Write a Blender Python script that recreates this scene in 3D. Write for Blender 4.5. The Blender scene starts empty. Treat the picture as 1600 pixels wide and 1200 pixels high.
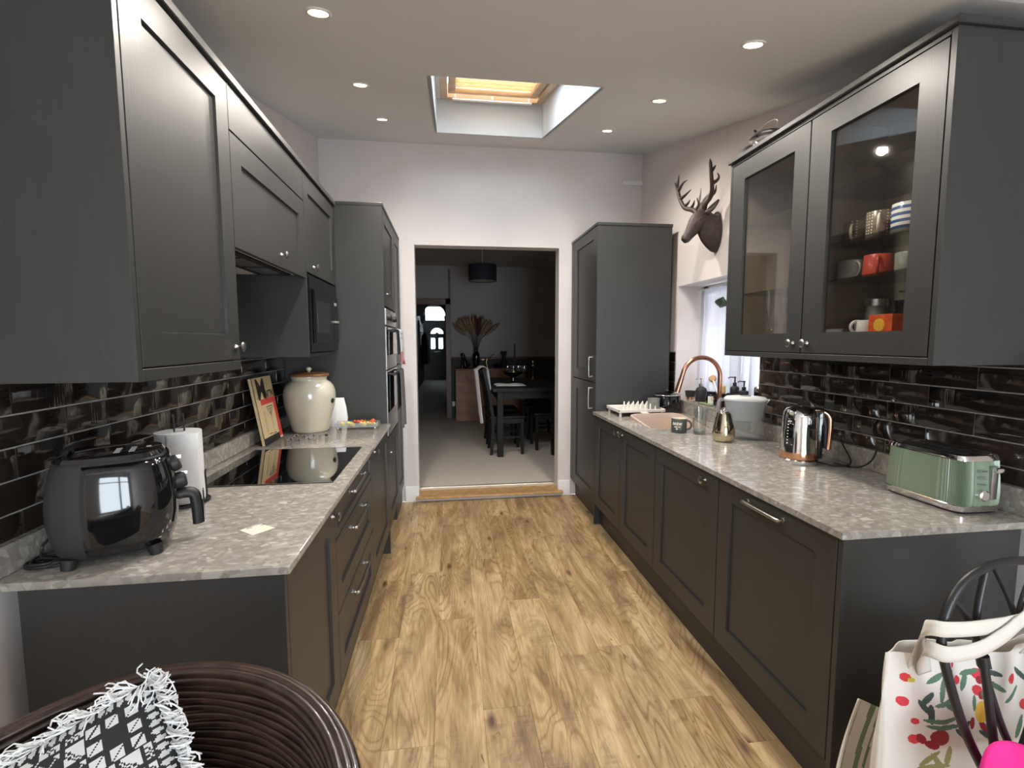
import bpy, bmesh, math, random
from mathutils import Vector, Matrix, noise
from mathutils.geometry import tessellate_polygon

random.seed(7)
R = math.radians
scene = bpy.context.scene
COL = scene.collection

# ------------------------------------------------------------------ camera
F_PX, YAW, PITCH, ROLL, CAM_H = 747.5, 0.1317, 0.0896, -0.0026, 1.4285
fw = Vector((math.sin(YAW) * math.cos(PITCH), math.cos(YAW) * math.cos(PITCH), -math.sin(PITCH)))
rt = Vector((math.cos(YAW), -math.sin(YAW), 0))
up = rt.cross(fw)
rt2 = rt * math.cos(ROLL) + up * math.sin(ROLL)
up2 = up * math.cos(ROLL) - rt * math.sin(ROLL)
cam_data = bpy.data.cameras.new('camera')
cam_data.sensor_width = 36.0
cam_data.lens = F_PX / 1600.0 * 36.0
cam_data.clip_start = 0.02
cam = bpy.data.objects.new('camera', cam_data)
cam.matrix_world = Matrix(((rt2.x, up2.x, -fw.x, 0), (rt2.y, up2.y, -fw.y, 0), (rt2.z, up2.z, -fw.z, CAM_H), (0, 0, 0, 1)))
COL.objects.link(cam)
scene.camera = cam

# ------------------------------------------------------------------ world, light, exposure
SKY_STRENGTH = 8.0
DOWNLIGHT_W = 22.0
EXPOSURE = 0.93
world = bpy.data.worlds.new('overcast_sky')
scene.world = world
world.use_nodes = True
bg = world.node_tree.nodes['Background']
bg.inputs['Color'].default_value = (0.80, 0.91, 1.0, 1)
bg.inputs['Strength'].default_value = SKY_STRENGTH
vs = scene.view_settings
vs.view_transform = 'Standard'
vs.look = 'None'
vs.exposure = EXPOSURE
vs.gamma = 1.0
vs.use_curve_mapping = False
scene.cycles.use_denoising = True
scene.cycles.max_bounces = 10
scene.cycles.diffuse_bounces = 5
scene.cycles.glossy_bounces = 5
scene.cycles.transmission_bounces = 8
scene.cycles.transparent_max_bounces = 16
scene.cycles.sample_clamp_indirect = 6.0
scene.cycles.caustics_reflective = False
scene.cycles.caustics_refractive = False


def portal(name, loc, rot, sx, sy):
    l = bpy.data.lights.new(name, 'AREA')
    l.shape = 'RECTANGLE'
    l.size, l.size_y = sx, sy
    l.cycles.is_portal = True
    o = bpy.data.objects.new(name, l)
    o.location = loc
    o.rotation_euler = rot
    COL.objects.link(o)
    return o


portal('rear_glazing_portal', (0.80, -2.52, 1.05), (R(90), 0, 0), 1.5, 2.0)
portal('skylight_portal', (0.34, 3.0, 3.15), (0, 0, 0), 1.0, 1.6)
portal('kitchen_window_portal', (2.06, 3.0, 1.4), (0, R(90), 0), 0.9, 1.05)


# ------------------------------------------------------------------ helpers
ORG = {}


def srgb(r, g, b):
    def f(c):
        c /= 255.0
        return c / 12.92 if c <= 0.04045 else ((c + 0.055) / 1.055) ** 2.4
    return (f(r), f(g), f(b))


def cr(pts, k=6, closed=False):
    P = [Vector(p) for p in pts]
    n = len(P)
    out = []
    rng = n if closed else n - 1
    for i in range(rng):
        p0 = P[(i - 1) % n] if (closed or i > 0) else P[0] * 2 - P[1]
        p1, p2 = P[i], P[(i + 1) % n]
        p3 = P[(i + 2) % n] if (closed or i + 2 < n) else P[-1] * 2 - P[-2]
        for j in range(k):
            t = j / k
            out.append(0.5 * ((2 * p1) + (p2 - p0) * t + (2 * p0 - 5 * p1 + 4 * p2 - p3) * t * t + (3 * p1 - p0 - 3 * p2 + p3) * t ** 3))
    if not closed:
        out.append(P[-1])
    return out


def superellipse(cx, cy, z, rx, ry, e=2.0, n=32, rot=0.0, a0=0.0, a1=2 * math.pi, full=True):
    pts = []
    cnt = n if full else n + 1
    for i in range(cnt):
        a = a0 + (a1 - a0) * i / n
        c, s = math.cos(a), math.sin(a)
        x = rx * math.copysign(abs(c) ** (2 / e), c)
        y = ry * math.copysign(abs(s) ** (2 / e), s)
        pts.append((cx + x * math.cos(rot) - y * math.sin(rot), cy + x * math.sin(rot) + y * math.cos(rot), z))
    return pts


class MB:
    def __init__(s):
        s.v, s.f, s.c = [], [], None

    def add(s, vs, fs):
        b = len(s.v)
        s.v += [tuple(v) for v in vs]
        s.f += [tuple(b + i for i in f) for f in fs]
        return s

    def box(s, x0, x1, y0, y1, z0, z1, bev=0.0, seg=1, rot=None, about=None):
        x0, x1 = min(x0, x1), max(x0, x1)
        y0, y1 = min(y0, y1), max(y0, y1)
        z0, z1 = min(z0, z1), max(z0, z1)
        if bev <= 0:
            vs = [(x, y, z) for x in (x0, x1) for y in (y0, y1) for z in (z0, z1)]
            fs = [(0, 1, 3, 2), (4, 6, 7, 5), (0, 4, 5, 1), (2, 3, 7, 6), (0, 2, 6, 4), (1, 5, 7, 3)]
        else:
            bm = bmesh.new()
            bmesh.ops.create_cube(bm, size=1.0)
            for v in bm.verts:
                v.co = Vector(((x0 + x1) / 2 + v.co.x * (x1 - x0), (y0 + y1) / 2 + v.co.y * (y1 - y0), (z0 + z1) / 2 + v.co.z * (z1 - z0)))
            bev = min(bev, 0.49 * min(x1 - x0, y1 - y0, z1 - z0))
            bmesh.ops.bevel(bm, geom=bm.edges[:], offset=bev, segments=seg, affect='EDGES', profile=0.5)
            bm.verts.index_update()
            vs = [tuple(v.co) for v in bm.verts]
            fs = [tuple(v.index for v in f.verts) for f in bm.faces]
            bm.free()
        if rot is not None:
            A = Vector(about)
            vs = [tuple(rot @ (Vector(v) - A) + A) for v in vs]
        return s.add(vs, fs)

    def cyl(s, p0, p1, r0, r1=None, n=20, cap=True):
        r1 = r0 if r1 is None else r1
        p0, p1 = Vector(p0), Vector(p1)
        d = (p1 - p0).normalized()
        a = d.orthogonal().normalized()
        b = d.cross(a)
        vs = []
        for p, r in ((p0, r0), (p1, r1)):
            for i in range(n):
                t = 2 * math.pi * i / n
                vs.append(p + a * (r * math.cos(t)) + b * (r * math.sin(t)))
        fs = [(i, (i + 1) % n, n + (i + 1) % n, n + i) for i in range(n)]
        if cap:
            fs += [tuple(reversed(range(n))), tuple(range(n, 2 * n))]
        return s.add(vs, fs)

    def lathe(s, prof, c=(0, 0, 0), n=32, axis=(0, 0, 1), cap=True):
        d = Vector(axis).normalized()
        if abs(d.z) > 0.999:
            a, b = Vector((1, 0, 0)), Vector((0, 1, 0)) * (1 if d.z > 0 else -1)
        else:
            a = d.orthogonal().normalized()
            b = d.cross(a)
        c = Vector(c)
        vs, fs, rows = [], [], []
        for r, z in prof:
            if r < 1e-6:
                rows.append([len(vs)])
                vs.append(c + d * z)
            else:
                rows.append(list(range(len(vs), len(vs) + n)))
                for i in range(n):
                    t = 2 * math.pi * i / n
                    vs.append(c + d * z + a * (r * math.cos(t)) + b * (r * math.sin(t)))
        for k in range(len(rows) - 1):
            A, B = rows[k], rows[k + 1]
            if len(A) == 1 and len(B) == 1:
                continue
            for i in range(n):
                j = (i + 1) % n
                if len(A) == 1:
                    fs.append((A[0], B[j], B[i]))
                elif len(B) == 1:
                    fs.append((A[i], A[j], B[0]))
                else:
                    fs.append((A[i], A[j], B[j], B[i]))
        if cap:
            if len(rows[0]) > 1:
                fs.append(tuple(reversed(rows[0])))
            if len(rows[-1]) > 1:
                fs.append(tuple(rows[-1]))
        return s.add(vs, fs)

    def loft(s, rings, closed=True, cap0=True, cap1=True, loop=False):
        n = len(rings[0])
        vs = [p for r in rings for p in r]
        fs = []
        m = len(rings)
        for k in range(m if loop else m - 1):
            k2 = (k + 1) % m
            for i in range(n if closed else n - 1):
                j = (i + 1) % n
                fs.append((k * n + i, k * n + j, k2 * n + j, k2 * n + i))
        if closed and not loop:
            if cap0:
                fs.append(tuple(reversed(range(n))))
            if cap1:
                fs.append(tuple(range((m - 1) * n, m * n)))
        return s.add(vs, fs)

    def tube(s, pts, r, n=8, closed=False, cap=True, flat=1.0):
        P = [Vector(p) for p in pts]
        m = len(P)
        rad = r if isinstance(r, (list, tuple)) else [r] * m
        rings = []
        a = None
        for i in range(m):
            if closed:
                d = P[(i + 1) % m] - P[i - 1]
            else:
                d = P[min(i + 1, m - 1)] - P[max(i - 1, 0)]
            d.normalize()
            if a is None:
                a = d.orthogonal().normalized()
            else:
                a = (a - d * a.dot(d))
                a = a.normalized() if a.length > 1e-6 else d.orthogonal().normalized()
            b = d.cross(a)
            rings.append([P[i] + a * (rad[i] * math.cos(2 * math.pi * k / n)) + b * (rad[i] * flat * math.sin(2 * math.pi * k / n)) for k in range(n)])
        return s.loft(rings, True, cap, cap, loop=closed)

    def ball(s, c, rx, ry=None, rz=None, n=16, m=10, rot=None):
        ry = rx if ry is None else ry
        rz = rx if rz is None else rz
        c = Vector(c)
        vs, fs, rows = [], [], []
        for k in range(m + 1):
            t = math.pi * k / m
            if k in (0, m):
                rows.append([len(vs)])
                vs.append(Vector((0, 0, -rz if k == 0 else rz)))
            else:
                rows.append(list(range(len(vs), len(vs) + n)))
                for i in range(n):
                    p = 2 * math.pi * i / n
                    vs.append(Vector((rx * math.sin(t) * math.cos(p), ry * math.sin(t) * math.sin(p), -rz * math.cos(t))))
        for k in range(m):
            A, B = rows[k], rows[k + 1]
            for i in range(n):
                j = (i + 1) % n
                if len(A) == 1:
                    fs.append((A[0], B[j], B[i]))
                elif len(B) == 1:
                    fs.append((A[i], A[j], B[0]))
                else:
                    fs.append((A[i], A[j], B[j], B[i]))
        vs = [(rot @ v if rot else v) + c for v in vs]
        return s.add(vs, fs)

    def grid(s, fn, nu, nv, col=None):
        vs = [fn(i / nu, j / nv) for j in range(nv + 1) for i in range(nu + 1)]
        fs = []
        for j in range(nv):
            for i in range(nu):
                a = j * (nu + 1) + i
                fs.append((a, a + 1, a + nu + 2, a + nu + 1))
                if col:
                    if s.c is None:
                        s.c = []
                    s.c.append(col((i + 0.5) / nu, (j + 0.5) / nv))
        return s.add(vs, fs)

    def prism(s, poly, t0, t1, axis='z', holes=()):
        """polygon (with holes) extruded; axis z:(x,y), x:(y,z), y:(x,z)"""
        def mp(p, t):
            return {'z': (p[0], p[1], t), 'x': (t, p[0], p[1]), 'y': (p[0], t, p[1])}[axis]
        loops = [list(poly)] + [list(h) for h in holes]
        tris = tessellate_polygon([[Vector((p[0], p[1], 0)) for p in l] for l in loops])
        flat = [p for l in loops for p in l]
        n = len(flat)
        vs = [mp(p, t0) for p in flat] + [mp(p, t1) for p in flat]
        fs = [tuple(t) for t in tris] + [tuple(n + i for i in reversed(t)) for t in tris]
        b = 0
        for l in loops:
            k = len(l)
            for i in range(k):
                fs.append((b + i, b + (i + 1) % k, n + b + (i + 1) % k, n + b + i))
            b += k
        return s.add(vs, fs)


def root_of(o):
    while o.parent:
        o = o.parent
    return o


def obj(name, mb, m, parent=None, smooth=35, label=None, kind=None, solid=None, org=None, fixn=True):
    base = Vector((0, 0, 0))
    if parent is not None:
        base = ORG.get(root_of(parent).name, base)
    elif org is not None:
        base = Vector(org)
    me = bpy.data.meshes.new(name)
    me.from_pydata([tuple(Vector(v) - base) for v in mb.v], [], mb.f)
    if fixn:
        bm = bmesh.new()
        bm.from_mesh(me)
        bmesh.ops.recalc_face_normals(bm, faces=bm.faces[:])
        bm.to_mesh(me)
        bm.free()
    if mb.c is not None:
        att = me.color_attributes.new('Col', 'FLOAT_COLOR', 'CORNER')
        data = []
        for p, c in zip(me.polygons, mb.c):
            data += [c[0], c[1], c[2], 1.0] * p.loop_total
        att.data.foreach_set('color', data)
    me.materials.append(m)
    if smooth:
        me.shade_smooth()
        me.set_sharp_from_angle(angle=R(smooth))
    o = bpy.data.objects.new(name, me)
    COL.objects.link(o)
    if parent is not None:
        o.parent = parent
    else:
        o.location = base
        ORG[o.name] = base
    if solid:
        md = o.modifiers.new('thickness', 'SOLIDIFY')
        md.thickness = solid
        md.offset = 0
    if label:
        o['label'] = label
    if kind:
        o['kind'] = kind
    return o


def tag(o, label, cat, group=None):
    o['label'] = label
    o['category'] = cat
    if group:
        o['group'] = group
    return o


def thing(name, label, cat, loc=(0, 0, 0), group=None):
    o = bpy.data.objects.new(name, None)
    COL.objects.link(o)
    o.location = loc
    o.empty_display_size = 0.05
    ORG[o.name] = Vector(loc)
    return tag(o, label, cat, group)


def struct(name, mb, m, **k):
    return obj(name, mb, m, kind='structure', **k)


def struct_empty(name, loc=(0, 0, 0)):
    o = bpy.data.objects.new(name, None)
    COL.objects.link(o)
    o.location = loc
    o['kind'] = 'structure'
    ORG[o.name] = Vector(loc)
    return o


def copy_tree(o, loc, rotz=0.0, label=None, group=None, parent=None):
    c = o.copy()
    COL.objects.link(c)
    if parent is not None:
        c.parent = parent
    else:
        c.location = loc
        c.rotation_euler = (0, 0, rotz)
        ORG[c.name] = Vector(loc)
        if label:
            c['label'] = label
        if group:
            c['group'] = group
    for ch in [x for x in bpy.data.objects if x.parent == o]:
        copy_tree(ch, None, parent=c)
    return c


def text_mb(txt, size, origin, ux, uy, align='CENTER', extrude=0.0004, bold=0.0, squash=1.0):
    """flat lettering as mesh laid on the plane origin + ux,uy"""
    cu = bpy.data.curves.new('lettering', 'FONT')
    cu.body = txt
    cu.size = size
    cu.align_x = align
    cu.offset = bold
    cu.resolution_u = 3
    o = bpy.data.objects.new('lettering', cu)
    me = bpy.data.meshes.new_from_object(o)
    ux, uy, og = Vector(ux).normalized(), Vector(uy).normalized(), Vector(origin)
    nz = ux.cross(uy)
    mb = MB()
    mb.add([og + ux * (v.co.x * squash) + uy * v.co.y + nz * (v.co.z + extrude) for v in me.vertices], [tuple(p.vertices) for p in me.polygons])
    bpy.data.objects.remove(o)
    bpy.data.curves.remove(cu)
    bpy.data.meshes.remove(me)
    return mb


# ------------------------------------------------------------------ materials
def new_mat(name):
    m = bpy.data.materials.new(name)
    m.use_nodes = True
    nt = m.node_tree
    return m, nt, nt.nodes['Principled BSDF']


def nd(nt, typ, **kw):
    n = nt.nodes.new(typ)
    for k, v in kw.items():
        if hasattr(n, k) and k not in n.inputs:
            setattr(n, k, v)
        else:
            n.inputs[k].default_value = v
    return n


def ramp(nt, fac, stops):
    n = nt.nodes.new('ShaderNodeValToRGB')
    el = n.color_ramp.elements
    while len(el) < len(stops):
        el.new(0.5)
    for e, (p, c) in zip(el, stops):
        e.position = p
        e.color = (c[0], c[1], c[2], 1)
    nt.links.new(fac, n.inputs['Fac'])
    return n.outputs['Color']


def mixc(nt, fac, a, b, mode='MIX'):
    n = nt.nodes.new('ShaderNodeMix')
    n.data_type = 'RGBA'
    n.blend_type = mode
    for sock, val in ((n.inputs[0], fac), (n.inputs[6], a), (n.inputs[7], b)):
        if hasattr(val, 'links'):
            nt.links.new(val, sock)
        elif isinstance(val, (int, float)):
            sock.default_value = val
        else:
            sock.default_value = (val[0], val[1], val[2], 1)
    return n.outputs[2]


def coords(nt, scale=(1, 1, 1), rand=False, kind='Object'):
    tc = nt.nodes.new('ShaderNodeTexCoord')
    mp = nt.nodes.new('ShaderNodeMapping')
    mp.inputs['Scale'].default_value = scale
    nt.links.new(tc.outputs[kind], mp.inputs['Vector'])
    if rand:
        oi = nt.nodes.new('ShaderNodeObjectInfo')
        mul = nt.nodes.new('ShaderNodeMath')
        mul.operation = 'MULTIPLY'
        mul.inputs[1].default_value = 37.0
        nt.links.new(oi.outputs['Random'], mul.inputs[0])
        nt.links.new(mul.outputs[0], mp.inputs['Location'])
    return mp.outputs['Vector']


def bump(nt, b, height, strength, dist=0.01):
    n = nt.nodes.new('ShaderNodeBump')
    n.inputs['Strength'].default_value = strength
    n.inputs['Distance'].default_value = dist
    nt.links.new(height, n.inputs['Height'])
    nt.links.new(n.outputs['Normal'], b.inputs['Normal'])


def noise_tex(nt, vec, scale, detail=3, rough=0.5, distortion=0.0):
    n = nd(nt, 'ShaderNodeTexNoise', Scale=scale, Detail=detail, Roughness=rough, Distortion=distortion)
    nt.links.new(vec, n.inputs['Vector'])
    return n.outputs['Fac']


def mat(name, col, rough=0.5, metal=0.0, spec=0.5, var=None, bmp=None, coat=0.0, rand=False, **kw):
    m, nt, b = new_mat(name)
    b.inputs['Base Color'].default_value = (*col, 1)
    b.inputs['Roughness'].default_value = rough
    b.inputs['Metallic'].default_value = metal
    b.inputs['Specular IOR Level'].default_value = spec
    b.inputs['Coat Weight'].default_value = coat
    for k, v in kw.items():
        b.inputs[k.replace('_', ' ')].default_value = v
    if var or bmp:
        v = coords(nt, (1, 1, 1), rand)
    if var:
        sc, amt = var[0], var[1]
        f = noise_tex(nt, v, sc, 4)
        lo = tuple(c * (1 - amt) for c in col)
        hi = tuple(min(1, c * (1 + amt)) for c in col)
        nt.links.new(ramp(nt, f, [(0.3, lo), (0.7, hi)]), b.inputs['Base Color'])
    if bmp:
        vec = v if len(bmp) < 3 else coords(nt, bmp[2], rand)
        bump(nt, b, noise_tex(nt, vec, bmp[0], 3), bmp[1], 0.004)
    return m


def clear_mat(name, tint=(1, 1, 1), refl=1.0, haze=0.0, haze_col=(0.9, 0.95, 1)):
    """thin clear sheet: see-through with Fresnel reflection, optional milky haze"""
    m = bpy.data.materials.new(name)
    m.use_nodes = True
    nt = m.node_tree
    nt.nodes.clear()
    out = nt.nodes.new('ShaderNodeOutputMaterial')
    tr = nd(nt, 'ShaderNodeBsdfTransparent')
    tr.inputs['Color'].default_value = (*tint, 1)
    gl = nd(nt, 'ShaderNodeBsdfGlossy')
    gl.inputs['Roughness'].default_value = 0.03
    fr = nd(nt, 'ShaderNodeFresnel')
    geo = nt.nodes.new('ShaderNodeNewGeometry')
    ior = nt.nodes.new('ShaderNodeMapRange')          # same reflectance from either side of a thin sheet
    ior.inputs['To Min'].default_value = 1.5
    ior.inputs['To Max'].default_value = 1 / 1.5
    nt.links.new(geo.outputs['Backfacing'], ior.inputs['Value'])
    nt.links.new(ior.outputs[0], fr.inputs['IOR'])
    mu = nt.nodes.new('ShaderNodeMath')
    mu.operation = 'MULTIPLY'
    mu.inputs[1].default_value = refl
    nt.links.new(fr.outputs[0], mu.inputs[0])
    base = tr.outputs[0]
    if haze > 0:
        df = nd(nt, 'ShaderNodeBsdfDiffuse')
        df.inputs['Color'].default_value = (*haze_col, 1)
        tl = nd(nt, 'ShaderNodeBsdfTranslucent')
        tl.inputs['Color'].default_value = (*haze_col, 1)
        m0 = nt.nodes.new('ShaderNodeMixShader')
        m0.inputs[0].default_value = 0.5
        nt.links.new(df.outputs[0], m0.inputs[1])
        nt.links.new(tl.outputs[0], m0.inputs[2])
        m1 = nt.nodes.new('ShaderNodeMixShader')
        m1.inputs[0].default_value = haze
        nt.links.new(tr.outputs[0], m1.inputs[1])
        nt.links.new(m0.outputs[0], m1.inputs[2])
        base = m1.outputs[0]
    mx = nt.nodes.new('ShaderNodeMixShader')
    nt.links.new(mu.outputs[0], mx.inputs[0])
    nt.links.new(base, mx.inputs[1])
    nt.links.new(gl.outputs[0], mx.inputs[2])
    nt.links.new(mx.outputs[0], out.inputs['Surface'])
    return m


def emit_mat(name, col, s):
    m, nt, b = new_mat(name)
    b.inputs['Base Color'].default_value = (*col, 1)
    b.inputs['Emission Color'].default_value = (*col, 1)
    b.inputs['Emission Strength'].default_value = s
    return m


def attr_mat(name, rough=0.7, weave=None):
    m, nt, b = new_mat(name)
    a = nd(nt, 'ShaderNodeAttribute')
    a.attribute_name = 'Col'
    nt.links.new(a.outputs['Color'], b.inputs['Base Color'])
    b.inputs['Roughness'].default_value = rough
    if weave:
        bump(nt, b, noise_tex(nt, coords(nt), weave, 2), 0.25, 0.003)
    return m


def make_cabinet_paint():
    m, nt, b = new_mat('charcoal_cabinet_paint')
    v = coords(nt, (60, 60, 2.2))
    g = noise_tex(nt, v, 3.0, 4, 0.6)
    nt.links.new(ramp(nt, g, [(0.25, (0.032, 0.0325, 0.0315)), (0.75, (0.041, 0.0415, 0.040))]), b.inputs['Base Color'])
    b.inputs['Roughness'].default_value = 0.42
    b.inputs['Specular IOR Level'].default_value = 0.5
    bump(nt, b, g, 0.12, 0.002)
    return m


def make_plank():
    m, nt, b = new_mat('oak_plank')
    # slow colour drift along the board
    big = noise_tex(nt, coords(nt, (7.0, 1.3, 1), True), 1.0, 5, 0.62, 1.0)
    base = ramp(nt, big, [(0.30, (0.24, 0.158, 0.084)), (0.44, (0.43, 0.295, 0.152)), (0.57, (0.60, 0.43, 0.235)), (0.74, (0.76, 0.595, 0.375))])
    # cathedral grain: warped contour lines of a stretched noise field
    fld = noise_tex(nt, coords(nt, (5.0, 0.85, 1), True), 1.0, 2, 0.45, 0.7)
    mu = nt.nodes.new('ShaderNodeMath')
    mu.operation = 'MULTIPLY'
    mu.inputs[1].default_value = 26.0
    nt.links.new(fld, mu.inputs[0])
    fr = nt.nodes.new('ShaderNodeMath')
    fr.operation = 'FRACT'
    nt.links.new(mu.outputs[0], fr.inputs[0])
    rings = ramp(nt, fr.outputs[0], [(0.0, (0.60, 0.50, 0.40)), (0.22, (0.98, 0.96, 0.92)), (0.75, (1, 1, 1)), (1.0, (0.60, 0.50, 0.40))])
    c1 = mixc(nt, ramp(nt, noise_tex(nt, coords(nt, (3.0, 1.0, 1), True), 1.0, 2), [(0.38, (0.25, 0.25, 0.25)), (0.62, (0.95, 0.95, 0.95))]), base, mixc(nt, 1.0, base, rings, 'MULTIPLY'))
    # fine pores
    fine = noise_tex(nt, coords(nt, (120.0, 5.0, 1), True), 1.0, 4, 0.65, 0.3)
    c2 = mixc(nt, 0.6, c1, ramp(nt, fine, [(0.30, (0.58, 0.50, 0.42)), (0.58, (1, 1, 1))]), 'MULTIPLY')
    # smoky grey-brown patches with cross saw marks
    kn = noise_tex(nt, coords(nt, (7.0, 2.4, 1), True), 1.0, 5, 0.68, 0.8)
    saw = noise_tex(nt, coords(nt, (3.0, 85.0, 1), True), 1.0, 2, 0.5, 0.2)
    smoke = mixc(nt, 1.0, ramp(nt, kn, [(0.52, (0, 0, 0)), (0.68, (0.88, 0.88, 0.88))]), ramp(nt, saw, [(0.30, (0.45, 0.45, 0.45)), (0.65, (1, 1, 1))]), 'MULTIPLY')
    c3 = mixc(nt, smoke, c2, (0.17, 0.115, 0.068))
    # knots and dark flecks
    vo = nd(nt, 'ShaderNodeTexVoronoi', Scale=1.0)
    nt.links.new(coords(nt, (7.0, 2.6, 1), True), vo.inputs['Vector'])
    c4 = mixc(nt, ramp(nt, vo.outputs['Distance'], [(0.04, (0.9, 0.9, 0.9)), (0.15, (0, 0, 0))]), c3, (0.075, 0.042, 0.02))
    fk = noise_tex(nt, coords(nt, (55.0, 14.0, 1), True), 1.0, 2, 0.5, 0.6)
    c4 = mixc(nt, ramp(nt, fk, [(0.70, (0, 0, 0)), (0.76, (0.8, 0.8, 0.8))]), c4, (0.10, 0.06, 0.03))
    oi = nt.nodes.new('ShaderNodeObjectInfo')
    c5 = mixc(nt, 0.7, c4, ramp(nt, oi.outputs['Random'], [(0.0, (0.78, 0.76, 0.74)), (0.35, (1.0, 0.97, 0.92)), (0.7, (0.90, 0.85, 0.76)), (1.0, (1.06, 1.04, 1.0))]), 'MULTIPLY')
    nt.links.new(c5, b.inputs['Base Color'])
    b.inputs['Roughness'].default_value = 0.42
    bump(nt, b, fine, 0.12, 0.002)
    return m


def make_quartz():
    m, nt, b = new_mat('beige_quartz_worktop')
    v0 = coords(nt)
    nz = nd(nt, 'ShaderNodeTexNoise', Scale=14.0, Detail=3.0)
    nt.links.new(v0, nz.inputs['Vector'])
    add = nt.nodes.new('ShaderNodeVectorMath')
    add.operation = 'MULTIPLY_ADD'
    add.inputs[1].default_value = (0.035, 0.035, 0.035)
    nt.links.new(nz.outputs['Color'], add.inputs[0])
    nt.links.new(v0, add.inputs[2])

    def vor(scale, feature='F1', yk=1.0):
        mp = nt.nodes.new('ShaderNodeMapping')
        mp.inputs['Scale'].default_value = (scale, scale * yk, scale)
        nt.links.new(add.outputs[0], mp.inputs['Vector'])
        n = nt.nodes.new('ShaderNodeTexVoronoi')
        n.feature = feature
        n.inputs['Scale'].default_value = 1.0
        nt.links.new(mp.outputs[0], n.inputs['Vector'])
        return n
    va, vb = vor(24, yk=1.5), vor(62, yk=1.4)
    ea = vor(24, 'DISTANCE_TO_EDGE', 1.5)
    sep = nt.nodes.new('ShaderNodeSeparateColor')
    nt.links.new(va.outputs['Color'], sep.inputs[0])
    sepb = nt.nodes.new('ShaderNodeSeparateColor')
    nt.links.new(vb.outputs['Color'], sepb.inputs[0])
    ground = ramp(nt, sepb.outputs[0], [(0.0, srgb(140, 134, 126)), (0.5, srgb(153, 147, 139)), (0.85, srgb(164, 158, 150)), (1.0, srgb(184, 178, 171))])
    flake = ramp(nt, sep.outputs[1], [(0.0, srgb(144, 138, 130)), (0.6, srgb(170, 164, 156)), (1.0, srgb(203, 198, 190))])
    sel = ramp(nt, sep.outputs[0], [(0.70, (0, 0, 0)), (0.74, (0.8, 0.8, 0.8))])
    edge = ramp(nt, ea.outputs['Distance'], [(0.10, (0, 0, 0)), (0.22, (1, 1, 1))])
    c = mixc(nt, mixc(nt, 1.0, sel, edge, 'MULTIPLY'), ground, flake)
    nt.links.new(c, b.inputs['Base Color'])
    b.inputs['Roughness'].default_value = 0.12
    return m


def make_tile():
    m, nt, b = new_mat('glazed_black_tile')
    v = coords(nt, (1, 1, 1), True)
    oi = nt.nodes.new('ShaderNodeObjectInfo')
    f = noise_tex(nt, v, 14.0, 3)
    c = mixc(nt, f, (0.012, 0.011, 0.0105), (0.036, 0.026, 0.021))
    c = mixc(nt, 1.0, c, ramp(nt, oi.outputs['Random'], [(0, (0.5, 0.5, 0.5)), (1, (1.25, 1.1, 1.0))]), 'MULTIPLY')
    nt.links.new(c, b.inputs['Base Color'])
    b.inputs['Roughness'].default_value = 0.08
    b.inputs['Specular IOR Level'].default_value = 0.65
    # hand-made glaze: broad dents plus upright ripples on some tiles
    dents = noise_tex(nt, v, 11.0, 1, 0.4, 0.3)
    rv = coords(nt, (1, 75, 4), True)
    rip = noise_tex(nt, rv, 1.0, 2)
    r2 = nt.nodes.new('ShaderNodeMath')
    r2.operation = 'MULTIPLY'
    nt.links.new(rip, r2.inputs[0])
    gate = ramp(nt, noise_tex(nt, v, 5.0, 1), [(0.45, (0, 0, 0)), (0.6, (0.22, 0.22, 0.22))])
    nt.links.new(gate, r2.inputs[1])
    ad = nt.nodes.new('ShaderNodeMath')
    ad.operation = 'ADD'
    nt.links.new(dents, ad.inputs[0])
    nt.links.new(r2.outputs[0], ad.inputs[1])
    bump(nt, b, ad.outputs[0], 0.30, 0.011)
    return m


def make_dots():
    """patterned mug: pale dots on taupe"""
    m, nt, b = new_mat('taupe_dotted_glaze')
    v = coords(nt, (1, 1, 1))
    vo = nd(nt, 'ShaderNodeTexVoronoi', Scale=95.0, Randomness=0.15)
    nt.links.new(v, vo.inputs['Vector'])
    nt.links.new(ramp(nt, vo.outputs['Distance'], [(0.22, srgb(225, 215, 195)), (0.30, srgb(120, 105, 88))]), b.inputs['Base Color'])
    b.inputs['Roughness'].default_value = 0.25
    return m


def make_stripes():
    m, nt, b = new_mat('blue_white_striped_glaze')
    tc = nt.nodes.new('ShaderNodeTexCoord')
    sp = nt.nodes.new('ShaderNodeSeparateXYZ')
    nt.links.new(tc.outputs['Object'], sp.inputs[0])
    mu = nd(nt, 'ShaderNodeMath')
    mu.operation = 'MULTIPLY'
    mu.inputs[1].default_value = 1 / 0.0215
    nt.links.new(sp.outputs['Z'], mu.inputs[0])
    fr = nd(nt, 'ShaderNodeMath')
    fr.operation = 'FRACT'
    nt.links.new(mu.outputs[0], fr.inputs[0])
    nt.links.new(ramp(nt, fr.outputs[0], [(0.50, (0.80, 0.79, 0.76)), (0.53, srgb(52, 84, 140))]), b.inputs['Base Color'])
    b.inputs['Roughness'].default_value = 0.2
    return m


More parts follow.
